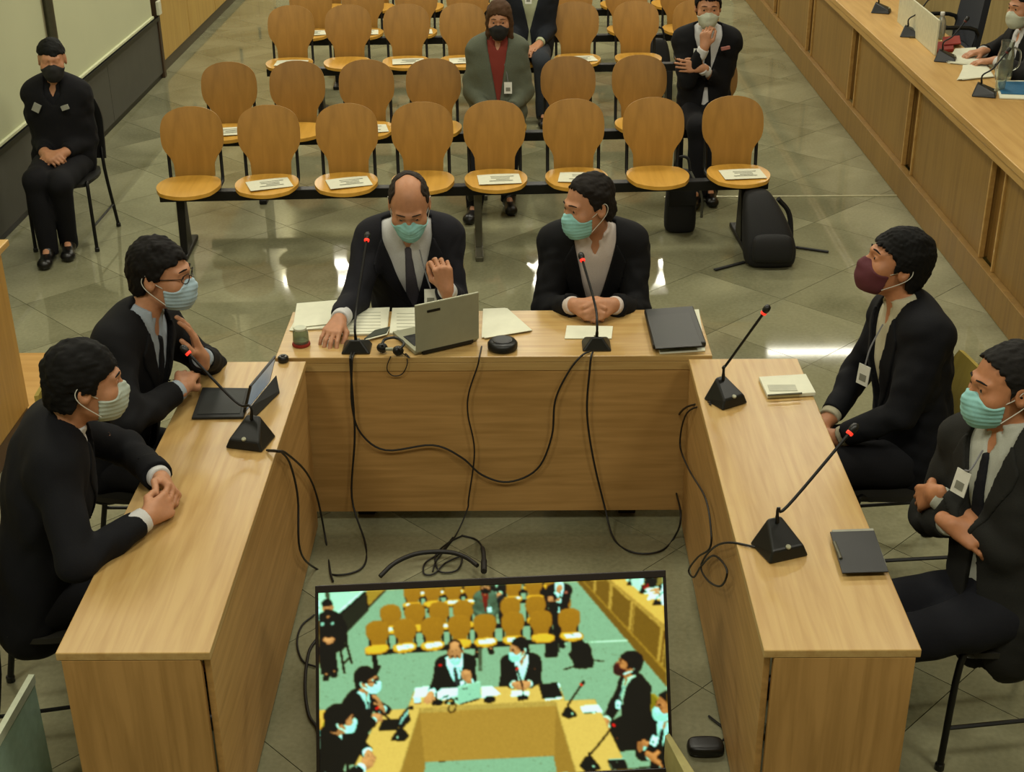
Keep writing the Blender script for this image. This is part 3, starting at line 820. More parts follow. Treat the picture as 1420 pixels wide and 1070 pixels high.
    def lap(X, Y, Z):
        u, v, w = tor(X, Y, Z); a = hw(w); au = np.abs(u)
        wid = np.clip((w-wb)*.34, 0, .062)*np.clip((wtop+.01-w)*12, 0, 1)
        return np.maximum(np.maximum(np.maximum(a-au, au-a-wid), -v+.0), np.maximum(wb-w, w-wtop))
    Dl = F.D.copy(); F.cut(lap)
    X, Y, Z = F.xyz(); F.D = np.maximum(F.D, -(D0+.006))
    if jres < .01:
        P, Q = F.mesh(1)
        if len(Q): npobj('lapel', P, Q, cloth(jacket[0]+'_lapel', jacket[1], 0.1), t)
    # ---- cuffs
    if cuffs:
        for k in 'LR':
            El, Wr = arms[k]; u = nrm(Wr-El); cf = [cone(Wr-u*.06, Wr-u*.010, .040, .0375, .01, cap=0.0)]
            lo, hi = bounds(cf); F = Field(lo, hi, .005).add(cf); npobj('shirt_cuff', *F.mesh(1), cloth(*shirt, 0.05), t)
    # ---- tie
    if tie:
        F = Field(*bounds(torso), .0065).add(torso, .014)
        def tr_(X, Y, Z):
            u, v, w = tor(X, Y, Z); wd = .014+np.clip((L-.06-w)*.075, 0, .028)
            return np.maximum(np.maximum(np.abs(u)-wd, -v), np.maximum(w-(L-.035), wb-.04-w))
        F.cut(tr_); npobj('tie', *F.mesh(1), cloth(*tie), t)
    # ---- hair
    o = head
    def loc(X, Y, Z):
        px, py, pz = X-o[0], Y-o[1], Z-o[2]
        return [(px*HM[i][0]+py*HM[i][1]+pz*HM[i][2])/hscale for i in range(3)]
    hb_lo, hb_hi = head-.16*hscale-.02, head+.16*hscale+.02
    base_head = [ell(Hp(0, -.014, .040), np.array((.076, .097, .088))*hscale, HM, .02*hscale), ell(Hp(0, .026, -.018), np.array((.062, .068, .085))*hscale, HM, .03*hscale), ell(Hp(0, -.045, -.03), np.array((.062, .06, .06))*hscale, HM, .03*hscale)]
    if hair_style:
        F = Field(hb_lo-.0, hb_hi, .0042 if fine < .006 else .007).add(base_head, {'short': .009, 'full': .012, 'bald': .0045, 'crop': .008, 'long': .012, 'cap': .008}[hair_style]*hscale)
        prof = {'short': ([-.12, -.075, -.045, -.02, .0, .022, .032, .05, .075, .1], [-.075, -.075, -.06, -.005, .008, .0, .035, .055, .066, .068]),
                'full': ([-.12, -.075, -.045, -.02, .0, .022, .032, .05, .078, .1], [-.072, -.072, -.060, -.002, .008, -.01, .03, .045, .056, .058]),
                'crop': ([-.12, -.075, -.045, -.02, .0, .022, .032, .045, .06, .08], [-.075, -.075, -.06, -.005, .008, .0, .04, .065, .082, .10]),
                'bald': ([-.12, -.075, -.045, -.02, .0, .022, .03, .04, .05, .08], [-.075, -.075, -.06, -.005, .008, .03, .09, .16, .16, .16]),
                'long': ([-.12, -.075, -.045, -.02, .0, .03, .045, .06, .09, .11], [-.2, -.2, -.2, -.2, -.1, -.1, .02, .045, .066, .068]),
                'cap': ([-.12, .12], [.04, .05])}[hair_style]
        def hr(X, Y, Z):
            x, y, z = loc(X, Y, Z); lim = np.interp(y+.004*np.sin(x*260+z*90), prof[0], prof[1])+.003*np.sin(x*330+y*210)
            if hair_style == 'bald': lim = np.where((y > -.045+.5*np.abs(x)) & (np.abs(x) < .050), .16, lim)
            d = (lim-z)*.75*hscale
            return d
        F.cut(hr)
        if hair_style == 'long':
            for x in (-1, 1): F.add([cone(Hp(x*.070, -.022, -.01), Hp(x*.078, .0, -.16), .020, .024, .03)])
            F.add([cone(Hp(0, -.07, -.02), Hp(0, -.055, -.15), .07, .06, .03)])
        F.noise(.0028 if hair_style != 'bald' else .0010, 95, seed+4).noise(.0016, 300, seed+5)
        npobj('hair' if hair_style != 'cap' else 'cap', *F.mesh(0), mat(hair[0], hair[1], 0.75, var=0.3, scale=200, bump=0.3, spec=0.2), t)
    # ---- eyes and brows
    if hair_style != 'cap':
        for x in (-1, 1):
            e = obj('eye', MB().sphere(Hp(x*.031, .0845, .0105), .0085*hscale, 10, 6), mat('eye_dark', '#1a1310', 0.25), t, smooth=True, world=True)
            obj('eyebrow', MB().tube([Hp(x*.013, .0985, .035), Hp(x*.030, .0945, .0375), Hp(x*.047, .082, .032)], [.0025, .003, .002], 6), mat(hair[0], hair[1]), t, smooth=True, world=True)
    # ---- mask
    if mask:
        F = Field(Hp(0, .05, -.05)-.11, Hp(0, .05, -.05)+.11, .0042 if fine < .006 else .007).add(head_prims(head, HM, hscale), .004)
        F.add([ell(Hp(0, .062, -.058), np.array((.052, .062, .056))*hscale, HM, .02)])
        def mk(X, Y, Z):
            x, y, z = loc(X, Y, Z); ax_ = np.abs(x)
            return np.maximum(np.maximum(z-(.000-.55*np.maximum(ax_-.012, 0)), -.114-z), np.maximum(.030+ax_*.0-y, .15*(ax_-.064)+(.028-y)))*hscale
        F.cut(mk)
        if mask[0].startswith('mask'):
            X, Y, Z = F.xyz(); x, y, z = loc(X, Y, Z); F.D = F.D+(.0012*np.sin(z*420)).astype(np.float32)
        mo = npobj('face_mask', *F.mesh(1), mat(mask[0], mask[1], 0.8, var=0.04, scale=90), t)
        if fine < .006:
            for x in (-1, 1):
                lp = MB().tube(crom([Hp(x*.060, .036, -.028), Hp(x*.075, .010, -.006), Hp(x*.082, -.020, .026), Hp(x*.084, -.036, .004), Hp(x*.080, -.020, -.030), Hp(x*.064, .036, -.082)], 4), .0016, 5)
                obj('ear_loop', lp, mat('white_elastic', '#c8c8bc', 0.8), mo, smooth=True, world=True)
    if glasses:
        gm = MB()
        for x in (-1, 1):
            cx = .031*x; pts = [Hp(cx+.022*math.cos(a), .105-.012*abs(math.cos(a)) if x*math.cos(a) > 0 else .105, .008+.016*math.sin(a)) for a in np.linspace(0, 2*PI, 17)]
            gm.tube(pts, .0017, 6); gm.tube([Hp(x*.052, .094, .012), Hp(x*.074, .04, .014), Hp(x*.080, -.015, .012)], .0017, 6)
        gm.tube([Hp(-.009, .108, .012), Hp(.009, .108, .012)], .0017, 6)
        obj('glasses', gm, mat('glasses_frame', '#15110f', 0.3), t, smooth=True, world=True)
    if badge is not None:
        bpos, bn = np.asarray(badge[0], float), nrm(badge[1]); br = nrm(np.cross((0, 0, 1), bn)); bu = np.cross(bn, br)
        R3 = Matrix([[br[i], bu[i], bn[i]] for i in range(3)])
        b_ = obj('badge', MB().box(bpos, (.052, .075, .003), R3), mat('badge_white', '#cfcfc4', 0.5), t, world=True)
        obj('badge_print', MB().box(bpos+bn*.002-bu*.01, (.03, .025, .001), R3), M_PRINT, b_, world=True)
        if lanyard is not None:
            obj('lanyard', MB().tube(crom([np.asarray(q, float) for q in lanyard]+[bpos+bu*.04], 4), .003, 5), mat('lanyard_grey', '#6e6e70', 0.7), b_, smooth=True, world=True)
    return t, dict(S=S, arms=arms, legs=lj, f=f, r=r, sp=sp, hand=hp, HM=HM, Hp=Hp)
# ------------------------------------------------------------------ the people
def feet_of(p, f, d=.38, w=.11, dl=0.0):
    f = nrm(f); r = np.cross(f, (0, 0, 1)); b = V(p[0], p[1], .085)+f*d
    return {'L': (b-r*w+f*dl, f), 'R': (b+r*w, f)}
CL = dict(curl=(.75, .95, .5), tcurl=.25, spread=.02)
RX = dict(curl=(.3, .35, .25))
SUIT_NAVY = ('suit_navy', '#111219'); SUIT_BLACK = ('suit_black', '#0a0a0d'); SUIT_GREY = ('suit_charcoal', '#1e1e1b')
PEOPLE = {}
PEOPLE['c1'] = build_person('man in navy suit and grey tie bent over papers behind the silver laptop', (-.47, 5.58, 0), (-.47, 5.60, .53), (-.485, 5.42, 1.035), (.02, -1, 0), (-.465, 5.315, 1.165), (.04, -1, -.50),
    {'R': ((-.735, 4.975, .805), (-.15, .2, -1), (-.22, -.95, -.16), (0, -.15, 1), (1, 0, 0), dict(curl=(.35, .45, .4), spread=.07)),
     'L': ((-.315, 5.13, .875), (.1, .9, -1), (-.15, -.05, 1), (.35, -.93, 0), (-1, -.3, 0), dict(curl=(.9, 1.1, .6), tcurl=.3))},
    feet_of((-.47, 5.6), (0, -1, 0)), shw=.15, hair=('hair_grey_brown', '#2a221b'), hair_style='bald', jacket=('suit_midnight', '#15151b'), shirt=('shirt_white', '#c4c4c2'), tie=('tie_grey', '#4a474e'), mask=('mask_teal', '#8cc4c0'), trousers=('trousers_navy', '#101117'),
    vtop=.09, vdepth=.36, badge=((-.385, 5.21, .80), (0, -1, .35)), lanyard=[(-.43, 5.30, .98), (-.41, 5.27, .90)])
PEOPLE['c2'] = build_person('man in black suit with open pale shirt, hands clasped on middle table, looking aside', (.29, 5.58, 0), (.29, 5.60, .52), (.295, 5.435, 1.0), (0, -1, 0), (.265, 5.335, 1.150), (-.86, -.50, -.12),
    {'R': ((.205, 5.115, .805), (-.55, .5, -1), (.72, -.68, -.02), (-.55, -.55, .55), (-.2, .2, 1), CL),
     'L': ((.355, 5.115, .805), (.55, .5, -1), (-.72, -.68, .02), (.55, -.55, .55), (.2, .2, 1), CL)},
    feet_of((.29, 5.6), (0, -1, 0)), shw=.155, hair=('hair_brown', '#17120e'), hair_style='crop', jacket=SUIT_BLACK, shirt=('shirt_pink', '#c9bdb4'), mask=('mask_teal', '#8cc4c0'),
    vtop=.075, vdepth=.40)
PEOPLE['m1'] = build_person('man with glasses and pale blue mask at left table, one hand raised to the microphone', (-1.52, 4.42, 0), (-1.52, 4.43, .52), (-1.375, 4.46, 1.04), (1, -.22, 0), (-1.275, 4.475, 1.20), (1, -.12, -.06),
    {'R': ((-1.21, 4.33, .83), (-.1, -1, -.6), (.0, .95, .12), (.3, 0, 1), (.9, .1, .2), dict(curl=(.5, .5, .4))),
     'L': ((-1.165, 4.475, .88), (.4, .8, -1), (-.22, -.02, 1), (.9, .3, .2), (-.3, -.9, 0), dict(curl=(.2, .25, .15), spread=.10))},
    feet_of((-1.52, 4.43), (1, 0, 0)), shw=.16, hair=('hair_dark', '#0e0b09'), hair_style='short', jacket=SUIT_BLACK, shirt=('shirt_blue', '#98a3ad'), mask=('mask_blue', '#a3bcc8'), glasses=True,
    vtop=.07, vdepth=.30, tie=('tie_black', '#121318'))
PEOPLE['m2'] = build_person('man with clasped hands and white mask seated nearest at left table', (-1.53, 3.57, 0), (-1.53, 3.58, .52), (-1.415, 3.635, 1.03), (.93, .30, 0), (-1.305, 3.64, 1.185), (.92, .38, -.10),
    {'R': ((-1.135, 3.515, .80), (-.1, -1, -.7), (.50, .85, .0), (.65, -.5, .5), (-.2, .1, 1), CL),
     'L': ((-1.145, 3.735, .80), (.1, 1, -.5), (.60, -.78, .0), (.65, .5, .5), (-.2, 0, 1), CL)},
    feet_of((-1.53, 3.58), (1, .1, 0)), shw=.165, hair=('hair_black', '#090807'), hair_style='full', jacket=('suit_ink', '#0a0b10'), shirt=('shirt_white', '#c4c4c2'), mask=('mask_white', '#a8b3a6'), tie=('tie_navy', '#1c2133'),
    vtop=.06, vdepth=.30, jk_len=.05, hscale=1.01)
PEOPLE['r1'] = build_person('man in burgundy mask at right table looking up, hands in his lap', (1.42, 4.42, 0), (1.43, 4.43, .52), (1.37, 4.50, 1.04), (-1, -.12, 0), (1.305, 4.515, 1.205), (-1, -.02, .30),
    {'L': ((1.13, 4.36, .60), (.5, -1, -.4), (-.8, .5, -.1), (0, -.3, 1), (-.3, 1, 0), RX),
     'R': ((1.12, 4.50, .60), (.3, 1, -.5), (-.8, -.4, -.1), (0, .2, 1), (-.3, -1, 0), RX)},
    feet_of((1.43, 4.43), (-1, 0, 0)), shw=.165, hair=('hair_black', '#090807'), hair_style='full', jacket=('suit_ink', '#0a0b10'), shirt=('shirt_cream', '#b3ad92'), mask=('cloth_burgundy', '#57242c'), sk=('skin_tan', '#ad7652'),
    vtop=.075, vdepth=.40, badge=((1.205, 4.40, .83), (-.8, -.55, .1)), lanyard=[(1.27, 4.46, 1.0), (1.225, 4.42, .93)])
PEOPLE['r2'] = build_person('man in charcoal suit and teal mask with crossed arms at right edge', (1.47, 3.52, 0), (1.45, 3.48, .52), (1.44, 3.585, 1.02), (-.86, -.5, 0), (1.40, 3.585, 1.185), (-1, -.15, -.02),
    {'L': ((1.235, 3.575, .83), (.7, -.8, -.7), (-.25, .75, -.6), (-.8, -.3, .3), (-.3, .3, 1), dict(curl=(.4, .4, .3))),
     'R': ((1.265, 3.475, .785), (-.25, .4, -1), (.75, -.55, -.25), (-.4, -.5, .7), (0, 0, 1), dict(curl=(.4, .5, .3)))},
    feet_of((1.47, 3.56), (-1, 0, 0), .50), shw=.17, hair=('hair_dark_grey', '#171513'), hair_style='crop', jacket=SUIT_GREY, shirt=('shirt_grey', '#a5a79b'), mask=('mask_teal', '#8cc4c0'), sk=('skin_tan', '#ad7652'), tie=('tie_black', '#121318'),
    vtop=.07, vdepth=.30, jk_len=.07, trousers=('trousers_navy', '#101117'), badge=((1.27, 3.47, .93), (-.85, -.5, .25)), lanyard=[(1.33, 3.50, 1.02), (1.29, 3.46, .98)])
FAR = dict(fine=.0075, coarse=.016, jres=.011)
PEOPLE['w'] = build_person('woman in grey-green blazer and black mask seated in the second row', (-.165, 9.15, 0), (-.165, 9.17, .52), (-.168, 9.20, .985), (0, -1, 0), (-.155, 9.14, 1.14), (-.05, -1, -.1),
    {'R': ((-.24, 8.94, .60), (-.42, .65, -.5), (.5, -.8, -.2), (0, -.2, 1), (1, 0, 0), RX), 'L': ((-.09, 8.94, .60), (.42, .65, -.5), (-.5, -.8, -.2), (0, -.2, 1), (-1, 0, 0), RX)},
    {'R': (V(-.32, 8.55, .085), V(-.2, -1, 0)), 'L': (V(-.10, 8.72, .085), V(.1, -1, 0))}, shw=.13, hair=('hair_chestnut', '#4a331f'), hair_style='long', jacket=('blazer_grey_green', '#5a5f50'), shirt=('top_red', '#7c3329'), mask=('cloth_black', '#141414'),
    vtop=.06, vdepth=.42, hscale=.97, badge=((-.10, 9.03, .72), (0, -1, .3)), lanyard=[(-.14, 9.10, .92), (-.11, 9.06, .82)], cuffs=False, **FAR)
PEOPLE['s'] = build_person('man in black suit and white mask with a hand at his chin, second row', (1.22, 9.18, 0), (1.22, 9.22, .52), (1.225, 9.22, 1.035), (0, -1, 0), (1.215, 9.155, 1.205), (-.05, -1, -.08),
    {'R': ((1.185, 9.0, .985), (-.4, .2, -1), (.05, .1, 1), (-.5, -.8, .0), (1, 0, .3), CL), 'L': ((1.17, 9.0, .85), (.3, .3, -1), (-.9, .0, .1), (0, -1, .2), (0, 0, 1), RX)},
    {'R': (V(1.16, 8.80, .085), V(-.3, -1, 0)), 'L': (V(1.25, 8.86, .085), V(.0, -1, 0))}, shw=.155, hair=('hair_dark', '#0e0b09'), hair_style='short', jacket=SUIT_BLACK, shirt=('shirt_white', '#c4c4c2'), mask=('mask_pale', '#b9beaa'), tie=('tie_black', '#121318'),
    vtop=.08, vdepth=.30, badge=((1.145, 9.035, .93), (-.2, -1, .2)), **FAR)
PEOPLE['b'] = build_person('person in dark jacket and jeans seated behind the woman, third row', (.06, 11.15, 0), (.05, 11.17, .52), (.06, 11.19, 1.02), (0, -1, 0), (.065, 11.13, 1.19), (0, -1, -.1),
    {'R': ((-.03, 10.93, .60), (-.3, .7, -.5), (.5, -.8, -.2), (0, -.2, 1), (1, 0, 0), RX), 'L': ((.13, 10.93, .60), (.3, .7, -.5), (-.5, -.8, -.2), (0, -.2, 1), (-1, 0, 0), RX)},
    feet_of((.05, 11.17), (0, -1, 0)), shw=.15, hair=('hair_dark', '#0e0b09'), hair_style='short', jacket=('jacket_dark_blue', '#171a20'), shirt=('shirt_pale_green', '#a9ad8e'), mask=('mask_pale', '#b9beaa'), trousers=('jeans_slate', '#30343a'),
    vtop=.08, vdepth=.36, badge=((.045, 11.02, .93), (0, -1, .2)), **FAR)
PEOPLE['g'] = build_person('guard in black uniform and cap seated by the left wall, hands in lap', (-2.83, 8.17, 0), (-2.83, 8.20, .52), (-2.82, 8.20, .965), (.08, -1, 0), (-2.80, 8.15, 1.125), (.25, -1, -.05),
    {'R': ((-2.87, 7.98, .605), (-.3, .8, -.5), (.75, -.6, -.1), (-.2, -.5, .9), (.3, .5, .8), CL), 'L': ((-2.77, 7.98, .605), (.3, .8, -.5), (-.75, -.6, -.1), (.2, -.5, .9), (-.3, .5, .8), CL)},
    {'R': (V(-2.885, 7.80, .085), V(.15, -1, 0)), 'L': (V(-2.80, 7.93, .085), V(.25, -1, 0))}, shw=.125, hair=('cap_black', '#0d0e0c'), hair_style='cap', jacket=('uniform_black', '#0c0c10'), shirt=('uniform_black_shirt', '#0f0f14'), mask=('cloth_black', '#141414'), trousers=('trousers_black', '#0f0f13'),
    vtop=.04, vdepth=.10, hscale=.98, cuffs=False, skirt=False, **FAR)
gt = PEOPLE['g'][0]
for q, (dx, rz) in enumerate(((-.085, .5), (.085, -.3))):
    obj('chest_patch', MB().box((-2.82+dx, 8.055, .865), (.045, .012, .028 if q else .05), Matrix.Rotation(rz, 3, 'Y')), mat('patch_grey', '#8e8f84', 0.7), gt, world=True)
ps = PEOPLE['s'][0]
obj('pocket_square', MB().box((1.33, 9.055, .965), (.06, .02, .022), Matrix.Rotation(-.2, 3, 'Y')), mat('pocket_pink', '#9a6258', 0.8), ps, world=True, bevel=.004)
PEOPLE['j'] = build_person('person in black robe seated behind the long bench, top right', (3.34, 8.95, 0), (3.34, 8.95, .56), (3.27, 8.95, 1.07), (-1, -.15, 0), (3.20, 8.92, 1.235), (-1, -.35, -.12),
    {'L': ((3.02, 8.80, .93), (.3, -1, -.4), (-.9, .2, -.1), (0, 0, 1), (0, 1, 0), RX), 'R': ((3.02, 9.06, .93), (.3, 1, -.4), (-.9, -.2, -.1), (0, 0, 1), (0, -1, 0), RX)},
    feet_of((3.34, 8.95), (-1, 0, 0), .30), shw=.165, hair=('hair_dark', '#0e0b09'), hair_style='short', jacket=('robe_black', '#121110'), shirt=('shirt_white', '#c4c4c2'), mask=('mask_pale', '#b9beaa'),
    vtop=.06, vdepth=.32, **FAR)
# ------------------------------------------------------------------ chairs of the people at the tables
def vc_back(u, v):
    w = .20*(1-.35*max(0, v-.6)**2/.16*.6); x = (2*u-1)*w
    return (x, -.225-.07*v-.3*x*x*-1*.9, v*.36), (0, 1, .19)
def vc_seat(u, v):
    a, b = 2*u-1, 2*v-1
    return (a*.205*math.sqrt(max(0, 1-b*b*.35)), b*.205*math.sqrt(max(0, 1-a*a*.35)), -.012*max(0, b)**3), (0, 0, 1)
M_OLIVE = wood('chair_shell_olive', '#8c7a2c', '#9c8836', 2, 0.45, 0.6)
vchair = None
def visitor_chair(x, y, rz, label):
    global vchair
    if vchair is not None: return dup(vchair, (x, y, 0), rz, label)
    t = vchair = thing('visitor_chair', label, 'chair', (x, y, 0), rz, 'chairs around the tables')
    o = obj('seat', MB().grid_slab(vc_seat, 13, 13, .02), mat('chair_seat_dark', '#1c1a12', .7), t, smooth=True); o.location = (0, 0, .425)
    o = obj('backrest', MB().grid_slab(vc_back, 11, 14, .016), M_OLIVE, t, smooth=True); o.location = (0, 0, .47)
    for sx in (-1, 1):
        obj('front_leg', MB().tube(crom([(sx*.19, .19, .012), (sx*.185, .175, .40), (sx*.17, .12, .412), (sx*.165, -.05, .412)], 4), .011, 8), M_BLACK, t, smooth=True)
        obj('rear_leg', MB().tube(crom([(sx*.20, -.27, .012), (sx*.185, -.20, .40), (sx*.17, -.255, .60), (sx*.165, -.275, .70)], 4), .011, 8), M_BLACK, t, smooth=True)
        obj('side_rail', MB().tube([(sx*.19, .185, .16), (sx*.195, -.24, .16)], .007, 6), M_BLACK, t, smooth=True)
        for yy in (.19, -.27):
            obj('foot_cap', MB().lathe([(.015, 0), (.015, .02), (.012, .024)], (sx*(.19 if yy > 0 else .20), yy, 0), 10), M_BLACKP, t)
    return t
visitor_chair(-.47, 5.52, PI, 'olive plywood chair under the man in navy suit behind the silver laptop')
visitor_chair(.29, 5.52, PI, 'olive plywood chair under the man with clasped hands at the middle table')
visitor_chair(-1.42, 4.43, -PI/2, 'olive plywood chair under the man with glasses at the left table')
visitor_chair(-1.46, 3.61, -PI/2+.2, 'olive plywood chair under the nearest man at the left table')
visitor_chair(1.34, 4.42, PI/2+.1, 'olive plywood chair under the man in the burgundy mask')
visitor_chair(1.44, 3.52, PI/2+.15, 'olive plywood chair under the man with crossed arms at right edge')
gc = dup(vchair, (-2.82, 8.12, 0), PI, 'dark chair under the guard by the left wall')
for ch in gc.children:
    if ch.name.split('.')[0] in ('seat', 'backrest'):
        ch.data = ch.data.copy(); ch.data.materials[0] = mat('chair_black_shell', '#121210', 0.5)

# ------------------------------------------------------------------ gooseneck microphones
M_CABLE = mat('black_cable', '#14120e', 0.55)
def wedge(w=.085, d=.12, h=.062):
    mb = MB()
    mb.hexa([(-w*.5, -d*.5, 0), (w*.5, -d*.5, 0), (w*.5, d*.5, 0), (-w*.5, d*.5, 0)], [(-w*.40, -d*.42, h*.40), (w*.40, -d*.42, h*.40), (w*.17, d*.34, h), (-w*.17, d*.34, h)])
    return mb
def mic(base, rz, tip, label, mids=(), h=.062, w=.1, d=.12, lit=True, group='gooseneck microphones'):
    t = thing('microphone', label, 'microphone', base, rz, group)
    b = obj('base', wedge(w, d, h), M_BLACKP, t, bevel=.006)
    obj('button', MB().lathe([(.008, 0), (.008, .004), (.006, .006)], (0, -d*.40, h*.42), 10, Matrix.Rotation(.5, 3, 'X')), M_SILVER, b)
    R = Matrix.Rotation(-rz, 3, 'Z'); lc = lambda p: R @ (Vector([float(x) for x in p])-Vector([float(x) for x in base]))
    st = Vector((0, d*.18, h*.9)); tp = lc(tip)
    pts = crom([st, st+Vector((0, 0, .05))]+[lc(m) for m in mids]+[tp], 6)
    obj('gooseneck', MB().tube(pts, [.0062]*3+[.0048]*(len(pts)-3), 8), M_BLACK, t, smooth=True)
    dr = (tp-Vector(pts[-3])).normalized(); Q = dr.to_track_quat('Z', 'Y').to_matrix()
    hd = obj('capsule', MB().lathe([(.006, -.012), (.0095, -.006), (.0125, .004), (.0125, .014), (.0095, .022), (.004, .026)], tp, 12, Q), M_BLACKP, t, smooth=True)
    obj('light_ring', MB().lathe([(.0098, -.014), (.0108, -.011), (.0108, -.006), (.0098, -.004)], tp, 12, Q), M_RED if lit else mat('red_ring_off', '#5a1a12', 0.4), hd)
    return t
Pm = {}
Pm['L'] = at(348, 613, .751)
mic(Pm['L'], -.25, (-1.135, 4.17, 1.045), 'gooseneck microphone on the left table, head lit red near the raised hand', [Pm['L']+V(-.05, .05, .13)], w=.135, h=.085)
Pm['R1'] = at(1006, 556, .751)
mic(Pm['R1'], .55, at(1061, 431, 1.10), 'gooseneck microphone at the far end of the right table', [Pm['R1']+V(0.0, .03, .13)], w=.115, h=.085, d=.11)
Pm['R2'] = at(1080, 762, .751)
mic(Pm['R2'], .35, at(1181, 597, 1.08), 'gooseneck microphone nearest on the right table, bent towards the dark suits', [Pm['R2']+V(.02, .03, .13)], w=.13, h=.09)
Pm['C1'] = at(495, 484, .751)
mic(Pm['C1'], PI, aty(509, 330, 5.10), 'gooseneck microphone left of the silver laptop', [Pm['C1']+V(0, .08, .15)], w=.115, d=.10, h=.055)
Pm['C2'] = at(827, 480, .751)
mic(Pm['C2'], PI, aty(807, 358, 5.04), 'gooseneck microphone in front of the clasped hands on the middle table', [Pm['C2']+V(-.005, .06, .15)], w=.115, d=.10, h=.055)
for k, (px, py, lab) in enumerate(((1222, 17, 'black microphone base on the long bench, farthest of the four in view'), (1263, 50, 'black microphone base before the white panel on the long bench'), (1311, 84, 'black microphone base beside the white papers on the long bench'), (1365, 132, 'black microphone nearest on the long bench, beside the blue folder'))):
    b = at(px, py, .886)
    mic(b, 1.2, b+V(.10, .0, .26), lab, [b+V(.03, 0, .16)], lit=False, w=.125, d=.14, h=.075, group='bench microphones')
pk = thing('speakerphone', 'small black rounded conference puck on the middle table right of the laptop', 'speaker', at(697, 483, .751))
obj('puck_body', MB().lathe([(.050, 0), (.058, .006), (.058, .024), (.050, .034), (.0, .036)], (0, 0, 0), 24), M_BLACKP, pk, smooth=True)
obj('puck_grille', MB().lathe([(.038, .035), (.038, .0375), (.03, .0385)], (0, 0, 0), 20), M_BLACK, pk)
sb = thing('camera_puck', 'tiny black round device on the far inner corner of the left table', 'device', at(393, 501, .751))
obj('puck_body', MB().lathe([(.019, 0), (.021, .004), (.021, .018), (.016, .024)], (0, 0, 0), 16), M_BLACKP, sb, smooth=True)
obj('puck_lens', MB().lathe([(.008, .023), (.008, .027), (.005, .028)], (0, 0, 0), 12), M_BLACK, sb)

# ------------------------------------------------------------------ laptop, tablet, binders, notebooks, papers
def quadslab(name, corners, z, th, m, parent=None, world=True, bevel=0):
    mb = MB(); b = [(c[0], c[1], z) for c in corners]; mb.hexa(b, [(x, y, z+th) for x, y, _ in b]); return obj(name, mb, m, parent, world=world, bevel=bevel)
def on(px, py, z=.751): return at(px, py, z)
lpA, lpB = on(577, 494), on(664, 474)                 # bottom edge of the lid
lt = thing('laptop', 'open silver laptop on the middle table with its lid towards the camera', 'laptop', (lpA+lpB)/2)
du = nrm(lpB-lpA); dn = V(-du[1], du[0], 0); dn = dn if dn[1] > 0 else -dn; lw = np.linalg.norm(lpB-lpA)
O = (lpA+lpB)/2
R3 = Matrix([[du[i], dn[i], (0, 0, 1)[i]] for i in range(3)])
obj('keyboard_base', MB().box(O+dn*.115+V(0, 0, .011), (lw, .21, .018), R3), M_SILVER, lt, world=True, bevel=.003)
obj('keyboard', MB().box(O+dn*.10+V(0, 0, .021), (lw*.88, .10, .003), R3), M_BLACKP, lt, world=True)
tilt = Matrix.Rotation(math.radians(2), 3, Vector(du.tolist()))
R4 = tilt @ R3
up = np.array((R4 @ Vector((0, 0, 1))).to_tuple()); nn = np.array((R4 @ Vector((0, 1, 0))).to_tuple())
lid = obj('lid', MB().box(O+up*.107+V(0, 0, .008), (lw, .010, .20), R4), M_SILVER, lt, world=True, bevel=.004)
obj('lid_badge', MB().box(O+up*.172-nn*.0058-du*lw*.22+V(0, 0, .008), (.055, .0015, .010), R4), M_BLACKP, lid, world=True)
obj('lid_screen', MB().box(O+up*.108+nn*.0056+V(0, 0, .008), (lw*.92, .001, .175), R4), mat('screen_dim', '#3c4448', 0.3), lid, world=True)
obj('hinge', MB().box(O+V(0, 0, .012), (lw*.8, .014, .014), R3), M_BLACKP, lt, world=True)

tb_ = thing('tablet', 'tablet standing on its dark folding keyboard cover on the left table', 'tablet', on(330, 556))
quadslab('keyboard_cover', [on(266, 582), on(338, 581), on(348, 541), on(281, 540)], .752, .009, mat('folio_dark', '#121514', 0.6), tb_, bevel=.002)
quadslab('keys', [on(274, 578), on(333, 577), on(342, 545), on(285, 545)], .761, .002, mat('keys_dark', '#1d211f', 0.6), tb_)
c0, c1_, c2_, c3_ = on(340, 570, .765), on(366, 531, .765), aty(384, 487, 4.62), aty(343, 560, 4.34)
e0, e1_ = on(338, 572, .762), on(373, 529, .762)
t0, t1_ = e0+V(.015, .0, .15), e1_+V(.015, .0, .15)
t0 = e0+V(.032, .0, .105); t1_ = e1_+V(.032, .0, .105)
mb = MB(); nq = nrm(np.cross(e1_-e0, t0-e0))*.004
mb.hexa([e0-nq, e1_-nq, e1_+nq, e0+nq], [t0-nq, t1_-nq, t1_+nq, t0+nq])
sl_ = obj('slate', mb, M_BLACKP, tb_, world=True, bevel=.0015)
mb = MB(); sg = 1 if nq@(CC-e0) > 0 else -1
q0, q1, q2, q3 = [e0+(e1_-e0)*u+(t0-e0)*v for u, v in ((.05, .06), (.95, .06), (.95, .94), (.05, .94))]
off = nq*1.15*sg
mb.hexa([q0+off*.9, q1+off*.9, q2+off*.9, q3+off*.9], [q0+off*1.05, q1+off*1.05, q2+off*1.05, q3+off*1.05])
obj('slate_sheen', mb, mat('tablet_sheen', '#8fa0ad', 0.3, emit=.35), sl_, world=True)  # light reflected off the slate's back, painted as a pale, faintly glowing face
mb = MB()
sA, sB = on(351, 582), on(388, 545)
mb.hexa([e0+V(.02, 0, -.008), e1_+V(.02, 0, -.008), sB, sA], [e0+V(.03, 0, .03), e1_+V(.03, 0, .03), sB+V(0, 0, .006), sA+V(0, 0, .006)])
obj('cover_stand', mb, mat('folio_dark', '#121514'), tb_, world=True, bevel=.003)

